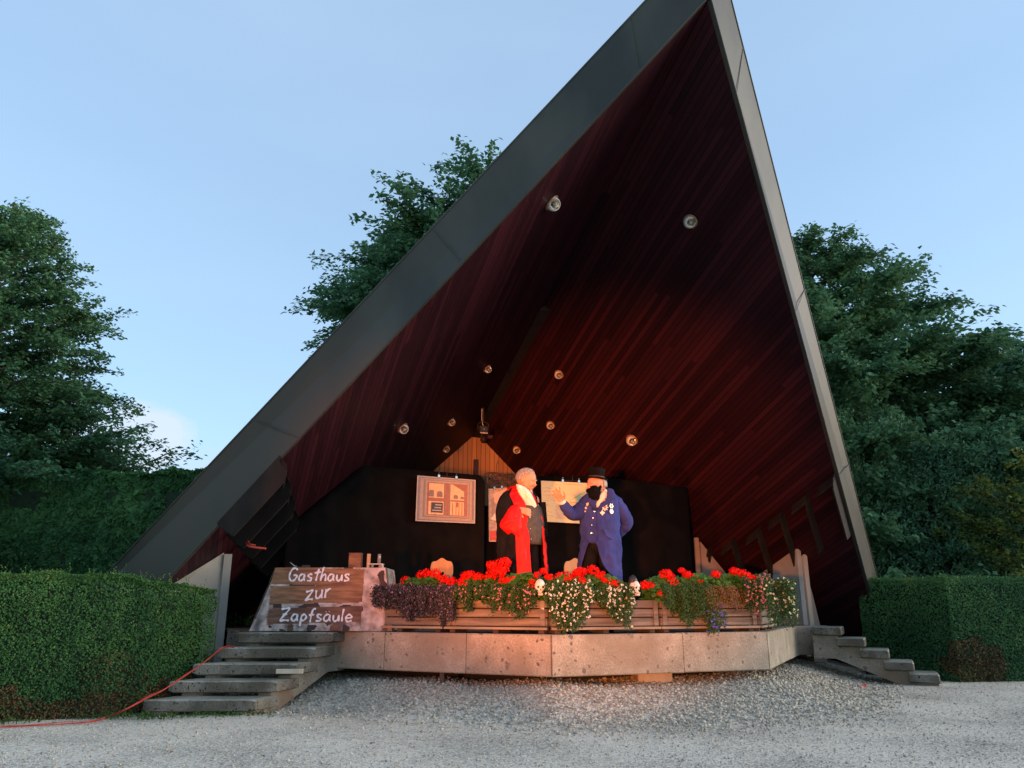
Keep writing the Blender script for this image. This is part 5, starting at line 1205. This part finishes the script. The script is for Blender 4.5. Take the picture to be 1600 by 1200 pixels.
for f in hm.f:
    c = sum((Vector(hm.v[i]) for i in f), Vector())/4
    if c.x < -.15 and -.35 < c.z < .5: keep.append(f)
hm.f = keep; hm.m = [0]*len(keep); hm.v = [tuple(B.hp(-.08+v_[0]*.88, v_[1]*.72, .16+v_[2]*.8)) for v_ in hm.v]; cloth(hm, 'hair', 'hair', bo, .01)
# coat body
rowsB = [(766, 928, 951, .9), (772, 915, 961, .8), (780, 908, 965, .75), (795, 906, 967, .8), (815, 906.5, 967, .85), (832, 908, 968, .86), (850, 908, 969, .85)]
cloth(wrap(B, rowsB, lambda y: float(np.interp(y, [766, 797, 850], [8, -12, -16])), lambda y: float(np.interp(y, [766, 797, 850], [342, 347, 343])), 60, 1.02, .03, 9, .8, seed=1), 'coat', 'bluecloth', bo, .014)
cloth(wrap(B, [(796, 908, 966, .84), (815, 908, 966, .9), (835, 909, 967, .9), (848, 912, 962, .86), (852, 916, 955, .8)], -40, 34, 24, 1.0, .008, 5, .8), 'waistcoat', 'bluelapel', bo, .01)
rowsT = [(846, 908, 969, .85), (865, 906, 970, .86), (888, 903.5, 971, .86), (906, 902, 971.5, .86), (918, 902, 971, .86)]
LT = lerp_tab([(r_[0], r_[1]) for r_ in rowsT]); RT_ = lerp_tab([(r_[0], r_[2]) for r_ in rowsT])
inR = lerp_tab([(846, 927), (857, 931), (874, 935), (891, 944), (905, 956), (914, 966), (918, 970)]); inL = lerp_tab([(846, 921), (850, 917), (860, 912.5), (877, 910), (890, 906), (905, 904), (918, 903)])
cloth(wrap(B, rowsT, lambda y: edge_px(inR(y), LT(y), RT_(y)), lambda y: 360+edge_px(inL(y), LT(y), RT_(y)), 64, 1.03, .09, 11, .8, seed=2), 'coat_tails', 'bluecloth', bo, .012)
# lapels, shirt front, cravat
m_ = pillow(B, [(944, 766), (947, 771), (946, 779), (940, 788), (931, 798), (927.5, 791), (931, 781), (938, 772)], -.16, .11, wr=.006); m_.build('shirt_front', 'whitecloth', bo, smooth=True)
for lp in ([(946, 766), (955, 769), (957, 780), (948, 790), (938, 797), (931, 801), (937, 791), (946, 780)], [(926, 778), (931, 783), (928, 792), (929, 800), (921, 794), (915, 784)]):
    m_ = pillow(B, lp, -.215, .05); m_.build('lapel', 'bluelapel', bo, smooth=True)
def sleeve(pts, rs, nm='sleeve'):
    m_ = MB(); pp_ = cat(pts, 5); rr = list(np.interp(np.linspace(0, 1, len(pp_)), np.linspace(0, 1, len(rs)), rs)); rr = [r_*u_*(1+.05*math.sin(i*1.9)) for i, r_ in enumerate(rr)]; m_.tube(pp_, rr, 20); return crease(m_.build(nm, 'bluecloth', bo, smooth=True), .025)
sleeve([B.p(917, 786, .03), B.p(909, 797, -.02), B.p(895, 804.5, -.10), B.p(885, 799, -.17), B.p(877.5, 789, -.215)], [12, 14, 11, 9, 7.2])
sleeve([B.p(955, 776, .05), B.p(964, 787, .06), B.p(975, 803, .08), B.p(981, 814, .13), B.p(973, 826, .19), B.p(963, 834, .22)], [9, 12, 11.5, 11, 9.5, 8])
m_ = MB(); m_.tube([B.p(878.5, 790, -.212), B.p(876, 786.5, -.225)], [6.2*u_, 5.6*u_], 14); m_.build('shirt_cuff', 'whitecloth', bo, smooth=True)
def front(px, py, k=1.03):
    xl_ = float(np.interp(py, [r_[0] for r_ in rowsB], [r_[1] for r_ in rowsB])); xr_ = float(np.interp(py, [r_[0] for r_ in rowsB], [r_[2] for r_ in rowsB])); dd = float(np.interp(py, [r_[0] for r_ in rowsB], [r_[3] for r_ in rowsB]))
    cx = (xl_+xr_)/2; hw = (xr_-xl_)/2; sn = max(-.95, min(.95, (px-cx)/hw)); q = B.p(px, py); q.y = B.Y-hw*u_*dd*math.sqrt(1-sn*sn)*k; nv = Vector((sn*1.0, -math.sqrt(1-sn*sn), 0)).normalized(); return q+nv*.010, nv
for x, y, r_ in ((926.6, 802, 1.6), (924.6, 812, 1.2), (923, 823, 1.2), (922.4, 835, 1.9), (952, 779.5, 1.3)):
    q, nv = front(x, y); m_ = MB(); m_.ball(q, (r_*u_, .006, r_*u_), 0, 12, 8); m_.build('button', 'silver', bo, smooth=True)
def medal(x, y, r_, pts, cen=None):
    q, nv = front(x, y); sx = Vector((-nv.y, nv.x, 0)); m_ = MB(); ring = []
    N_ = 32
    for k in range(N_):
        a_ = 2*math.pi*k/N_; rr = r_*u_*(1+(.28*math.cos(a_*pts) if pts else 0)); ring.append(q+sx*math.cos(a_)*rr+Z_*math.sin(a_)*rr)
    m_.prism(ring, nv*.007); mm = m_.build('medal', 'medal', bo)
    if cen:
        m_ = MB(); m_.ball(q+nv*.008, (r_*u_*.42, .004, r_*u_*.42), 0, 12, 8); m_.build('enamel', cen, mm, smooth=True)
for a_ in ((943.2, 786.5, 2.6, 0, None), (941.6, 796, 4.6, 8, 'medalred'), (951.6, 793.5, 3.3, 6, 'medalred'), (951.8, 802, 3.4, 0, None), (938, 804.5, 3.0, 4, None), (917, 790.5, 2.2, 5, None), (915, 796, 2.1, 0, None), (914, 801, 1.4, 0, None), (919, 788, 1.7, 0, None)): medal(*a_)
q, nv = front(950, 838); m_ = MB(); m_.prism([front(x, y)[0] for x, y in ((939, 829), (963, 832), (962, 841), (953, 845), (944, 840))], nv*.006); m_.build('pocket_flap', 'bluecloth', bo)
for x0, x1, d0 in ((925, 914, 0), (945, 953, -.02)):
    m_ = MB(); m_.tube([B.p(x0, 846, .01), B.p((x0+x1)/2, 905, -.01), B.p(x1, 980, .0+d0)], [13.5*u_, 11*u_, 9*u_], 18); m_.build('trouser_leg', 'blackcloth', bo, smooth=True)
m_ = MB(); m_.ball(B.p(935, 852, .0), (22*u_, 17*u_, 17*u_)); m_.build('trouser_seat', 'blackcloth', bo, smooth=True)
for x in (914, 953):
    q = B.p(x, 980, 0); m_ = MB(); m_.ball(Vector((q.x-.02, q.y-.06, ZS+.045)), (.075, .14, .05), 0, 16, 10); m_.build('shoe', 'shoe', bo, smooth=True)

# ================================================================== CABLES
m_ = MB(); pth = []
for px, py in ((-60, 1139), (40, 1134), (100, 1130), (138, 1127), (170, 1120), (196, 1109), (232, 1090), (254, 1079), (282, 1061), (308, 1043), (328, 1028), (344, 1015), (356, 1011), (366, 1012)):
    q = atZ(px, py, .02) if px < 180 else atY(px, py, 8.60+(1093-py)/25*.281)
    if px < 180: q.z = gz(q.x, q.y)+.015
    pth.append(q)
m_.tube(cat(pth, 8), .005, 7); m_.tube([q+Vector((.01, -.01, .014)) for q in cat([p_+Vector((0, .012*math.sin(i*2.1), .006*math.cos(i*3))) for i, p_ in enumerate(pth)], 8)], .0042, 7)
m_.build('extension_cable', 'cable', label='orange red cable running along the hedge foot and up the left steps', cat='cable')
q0 = IN(3.9, -4.6)
m_ = MB(); pth = [atY(385, 848, 9.9), atY(388, 853, 9.8), atY(397, 855, 9.8), atY(414, 857, 9.85)]
m_.tube(cat(pth, 6), .013, 7); m_.tube(cat([p_+Vector((.01, .02, .025)) for p_ in pth[:3]], 5), .01, 7); m_.ball(pth[-1], .016)
m_.build('cable_end', 'cable', label='short loop of red cable hanging from the left baffles', cat='cable')

# ================================================================== CLIPPED HEDGES
def hedge(name, poly, h, lab, leafm, dry, N_, sz=.035, topr=.12, catn='hedge', dryh=.28, wob=.05, drymask=None, hfun=None, spec=.12):
    """footprint polygon (ccw), clipped flat; leaves in a shell around a dark twig core"""
    poly = [Vector((x, y, 0)) for x, y in poly]; c0 = sum(poly, Vector())/len(poly)
    o = empty(name, c0, 0, lab, catn)
    m_ = MB(); inn = [p_+(c0-p_).normalized()*max(.14, wob*1.6) for p_ in poly]; m_.prism(inn, (0, 0, (h*.92-.05 if hfun else h-max(.10, wob*2.2)))); m_.build('branches', 'core', o, True)
    n_ = len(poly); per = [(poly[i], poly[(i+1) % n_]) for i in range(n_)]; seg = [(b_-a_).length for a_, b_ in per]; area = [s_*h for s_ in seg]
    vis = []
    for (a_, b_), ar in zip(per, area):
        nn = Vector(((b_-a_).y, -(b_-a_).x, 0)).normalized(); mid = (a_+b_)/2; facing = nn.dot(-mid.normalized()); vis.append((nn, ar*(1 if facing > -.1 else .25)))
    tot = sum(v_[1] for v_ in vis); P1, N1, S1, V1_, MI = [], [], [], [], []
    xs = [p_.x for p_ in poly]; ys = [p_.y for p_ in poly]; topA = tot*.28
    for k in range(N_):
        r = random.random()*(tot+topA); 
        if r > tot:
            a_ = random.random(); i = random.randrange(n_); j = random.random(); e1 = poly[i]+(poly[(i+1) % n_]-poly[i])*j; q = c0+(e1-c0)*math.sqrt(a_); nn = Vector((0, 0, 1)); q = Vector((q.x, q.y, h))
        else:
            for (a_, b_), (nn, ar) in zip(per, vis):
                if r < ar: break
                r -= ar
            q = a_+(b_-a_)*random.random(); q.z = h*random.random()
        dzt = h-q.z
        if topr and dzt < topr and nn.z < .5: q = q-nn*(topr-math.sqrt(max(0, topr**2-(topr-dzt)**2)))*.8
        w_ = wob*noise.noise(q*1.6)+wob*.6*noise.noise(q*5)
        q = q+nn*(w_-abs(random.gauss(0, .022)))
        if hfun: q.z *= hfun(q)
        if nn.z > .5: q.z += .02*noise.noise(Vector((q.x*3, q.y*3, 0)))
        P1.append(q); N1.append(nn+Vector((random.gauss(0, .7), random.gauss(0, .7), random.gauss(.3, .6)))); S1.append(sz*random.uniform(.6, 1.25))
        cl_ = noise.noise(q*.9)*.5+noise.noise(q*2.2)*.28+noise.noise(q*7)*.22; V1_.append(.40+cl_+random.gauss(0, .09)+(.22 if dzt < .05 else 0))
        dk = dryh+.16*noise.noise(q*2.4)+.10*noise.noise(q*8)
        if dry and drymask is None and noise.noise(q*1.3+Vector((5, 2, 1))) > .33 and random.random() < .3: dk = 9
        isd = (q.z < dk and (drymask is None or drymask(q))); MI.append(1 if (isd and dry and random.random() < .8) else 0)
    # stray shoots standing out of the clipped top and faces
    for k in range(int(N_/260)):
        i = random.randrange(len(P1)); q0 = P1[i]
        if q0.z < h*.45: continue
        up_ = (N1[i].normalized()*.5+Z_*random.uniform(.5, 1.2)).normalized(); ln = random.uniform(.04, .13)
        for m__ in range(7): P1.append(q0+up_*ln*m__/6+Vector((random.gauss(0, .007), random.gauss(0, .007), 0))); N1.append(Vector((random.gauss(0, 1), random.gauss(0, 1), .6))); S1.append(sz*.85); V1_.append(random.uniform(.65, .98)); MI.append(0)
    leaves('foliage', P1, N1, np.array(S1), [leafm, 'drybox'], o, aspect=.6, var=np.array(V1_), midx=MI)
    return o
hedge('clipped_hedge', [(-12, 7.55), (-6.2, 7.85), (-4.25, 8.58), (-3.97, 8.82), (-3.64, 9.55), (-3.62, 9.82), (-4.6, 9.72), (-12, 9.0)], 1.43, 'low clipped green hedge on the left with a brown withered foot', 'box', True, 140000, .027, .20, wob=.07, hfun=lambda q: 1-.10*max(0, min(1, (q.x+4.9)/1.3))**2)
hedge('clipped_hedge', [(6.78, 12.42), (12.5, 13.1), (12.5, 14.6), (6.9, 14.4), (6.05, 13.95), (5.98, 13.7)], 1.56, 'low clipped dark green hedge on the right with one brown withered patch', 'boxr', True, 80000, .036, .10, dryh=.62, drymask=lambda q: (Vector((q.x-7.1, q.y-12.5, (q.z-.15)*.9)).length+.28*noise.noise(q*2.6)+.14*noise.noise(q*8) < .44))
hedge('leafy_hedge', [(-13, 12.6), (-4.6, 12.9), (-4.6, 14.0), (-13, 13.8)], 3.25, 'tall leafy hedge behind the left clipped hedge', 'beech', False, 120000, .14, .15, wob=.14)

# ================================================================== TREES
def tree(name, base, height, rad, trunkr, lab, leafm, nlimb, lsize, crown0=.12, droop=.15, seed=1, leafn=14, spray=1.0, squash=1.0, levels=(.35, 1.0), group=None, catn='tree', lean=(0, 0), upw=.5, cone=0):
    rs = random.Random(seed); r2 = np.random.default_rng(seed)
    o = empty(name, base, 0, lab, catn, group); base = Vector(base)
    tk = MB(); tp = [base+Vector((lean[0]*t_+.12*math.sin(t_*4+seed), lean[1]*t_+.10*math.cos(t_*3+seed), height*.95*t_)) for t_ in np.linspace(0, 1, 9)]
    tk.tube(cat(tp, 3), list(np.linspace(trunkr, trunkr*.12, 25)), 9)
    P1 = []; T1 = []; limbs = []
    for k in range(nlimb):
        f = crown0+(1-crown0)*((k+.5)/nlimb); z0 = f*.95
        i = min(7, int(z0*8)); b0 = tp[i]+(tp[i+1]-tp[i])*(z0*8-i)
        # envelope: widest in the lower middle, rounded top
        env = rad*(math.sin(math.pi*min(1, (1-f)**.62*.86+.06)))*rs.uniform(.72, 1.12)
        if cone: env = rad*min(1, .10+(1-f)*cone)**.8*rs.uniform(.70, 1.12)
        a_ = k*2.399+rs.uniform(-.4, .4); dr = Vector((math.cos(a_), math.sin(a_)*squash, 0)); rise_ = upw*(.5+f)*rs.uniform(.6, 1.2)
        pts = []
        for t_ in np.linspace(0, 1, 7): pts.append(b0+dr*env*t_+Z_*(env*rise_*t_-droop*env*t_*t_)+Vector((rs.gauss(0, .05), rs.gauss(0, .05), 0))*env*.4*t_)
        limbs.append(pts); rr = trunkr*.42*(1-f*.75); tk.tube(pts, list(np.linspace(rr, .012, 7)), 6)
        # twigs off each limb
        nt_ = max(5, int(env*5.2*spray))
        for j in range(nt_):
            t_ = rs.uniform(.22, 1.0); ii = min(5, int(t_*6)); p0 = pts[ii]+(pts[ii+1]-pts[ii])*(t_*6-ii)
            ta = rs.uniform(-1.25, 1.25); d2 = Vector((dr.x*math.cos(ta)-dr.y*math.sin(ta), dr.x*math.sin(ta)+dr.y*math.cos(ta), rs.uniform(-.1, .75)*upw*1.4)).normalized()
            ln = rs.uniform(.35, 1.0)*env*.38+.25; q1 = p0+d2*ln*.5+Z_*.02; q2 = p0+d2*ln-Z_*droop*ln*.8
            if j % 3 == 0: tk.tube([p0, q1, q2], [.014, .009, .004], 4)
            nl = int(leafn*ln*3.0)+4
            for m__ in range(nl):
                s_ = (m__+rs.random())/nl; c_ = p0*(1-s_)**2+q1*2*s_*(1-s_)+q2*s_*s_
                P1.append(c_+Vector((rs.gauss(0, .05), rs.gauss(0, .05), rs.gauss(0, .045)))*(lsize/.09)); T1.append(d2+Vector((rs.gauss(0, .6), rs.gauss(0, .6), rs.gauss(-.4, .4))))
    tk.build('trunk', 'bark', o, True, smooth=True)
    P1 = np.array([tuple(p_) for p_ in P1]); N_ = len(P1); T1 = np.array([tuple(p_) for p_ in T1])
    nr = np.stack([r2.normal(0, .55, N_), r2.normal(0, .55, N_)-.25, np.full(N_, .8)], 1)
    big_ = np.array([noise.noise(Vector(p_)*.7) for p_ in P1]); var = .45+.5*big_+r2.normal(0, .16, N_)
    leaves('crown', P1, nr, r2.uniform(.7, 1.25, N_)*lsize, leafm, o, aspect=.62, var=var, tipdir=T1, curl=.12)
    return o
tree('hornbeam_tree', (-10.4, 14.2, 0), 9.6, 2.9, .24, 'tall leafy tree at the left picture edge with upward tiered sprays', 'tree1', 150, .095, .04, .20, 3, 26, 1.9, upw=.58, cone=1.9)
tree('young_tree', (-8.6, 15.6, 0), 4.6, 1.5, .10, 'small thin tree between the tall left tree and the shell', 'tree1', 30, .11, .2, .1, 8, 10, 1.2, upw=.6)
tree('small_shrub', (-6.5, 16.8, 0), 3.7, 1.5, .07, 'small loose shrub peeping over the leafy hedge by the shell foot', 'tree1', 20, .11, .3, .05, 12, 9, 1.0, upw=.8, catn='shrub')
tree('linden_tree', (.4, 22.6, 0), 12.8, 5.3, .38, 'broad leafy tree rising behind the left slope of the shell', 'tree2', 210, .165, .34, .12, 5, 18, 1.7, upw=.46)
tree('maple_tree', (9.2, 22.0, 0), 13.0, 5.2, .32, 'tall maple directly right of the shell edge', 'tree3', 170, .16, .06, .12, 9, 17, 1.6, upw=.36, cone=1.6, group='leafy trees behind the right hedge')
tree('maple_tree', (16.4, 23.0, 0), 9.9, 4.9, .28, 'maple between the shell side maple and the right picture edge', 'tree3', 150, .17, .06, .12, 10, 15, 1.5, upw=.36, cone=1.8, group='leafy trees behind the right hedge')
tree('maple_tree', (21.5, 25.0, 0), 11.0, 5.0, .3, 'maple farthest right, cut by the picture edge', 'tree3', 90, .20, .06, .10, 14, 13, 1.5, upw=.36, cone=1.8, group='leafy trees behind the right hedge')
tree('yellowing_bush', (11.2, 16.2, 0), 3.5, 1.8, .08, 'bush with yellowing leaves right of the conifer screen', 'yellow', 40, .09, .08, .05, 21, 18, 1.5, upw=.6, catn='bush')
tree('dark_bush', (13.9, 18.0, 0), 5.6, 2.3, .1, 'dark green bush behind the yellowing bush at the right edge', 'tree3', 44, .12, .04, .05, 22, 14, 1.4, upw=.6, catn='bush')
# conifer screen: merged columns of upright scale-leaf sprays
def thuja(x0, x1, y, h, n_, lab):
    o = empty('conifer_screen', ((x0+x1)/2, y, 0), 0, lab, 'conifer hedge')
    m_ = MB(); P1, T1, V_ = [], [], []
    for k in range(n_):
        cx = x0+(x1-x0)*(k+.5)/n_; cy = y+random.uniform(-.5, .5); hh = h*(1-.03*k)*random.uniform(.88, 1.06); r0 = random.uniform(.85, 1.15)
        m_.tube([(cx, cy, 0), (cx, cy, hh*.5), (cx, cy, hh*.93)], [.10, .07, .02], 7)
        ft = random.random()*.4
        for j in range(1500):
            z = hh*random.random()**.8*.98; a_ = random.random()*6.28
            rr = r0*(1-.62*(z/hh)**2.4)*(1+.28*noise.noise(Vector((cx*3+math.cos(a_)*2, math.sin(a_)*2, z*1.4))))+.1*math.sin(z*5+k)
            p0 = Vector((cx+math.cos(a_)*rr*.85, cy+math.sin(a_)*rr*.85, z)); d2 = Vector((math.cos(a_), math.sin(a_), random.uniform(.3, 1.3))).normalized()
            cv = .36+.5*noise.noise(p0*1.1)+ft*.3
            for m__ in range(11):
                s_ = m__/11; q = p0+d2*.34*s_+Vector((random.gauss(0, .035), random.gauss(0, .035), random.gauss(0, .03)))
                P1.append(tuple(q)); T1.append(tuple(d2+Vector((random.gauss(0, .45), random.gauss(0, .45), random.gauss(0, .45))))); V_.append(cv+random.gauss(0, .1)+.1*s_)
    m_.build('trunks', 'bark', o, True); cr = MB()
    for k in range(n_):
        cx = x0+(x1-x0)*(k+.5)/n_; cr.tube([(cx, y, .1), (cx, y, h*.3), (cx, y, h*.55), (cx, y, h*.68)], [.7, .65, .4, .1], 10)
    cr.build('inner_twigs', 'core', o, True)
    N_ = len(P1); T1 = np.array(T1); nr = np.stack([rng.normal(0, 1, N_), rng.normal(-.6, .8, N_), rng.normal(.2, .8, N_)], 1)
    leaves('foliage', np.array(P1), nr, rng.uniform(.07, .14, N_), 'thuja', o, aspect=.34, var=np.array(V_), tipdir=T1, curl=.05)
thuja(6.9, 12.2, 18.0, 5.9, 7, 'tall dark conifer screen beside the right foot of the shell')
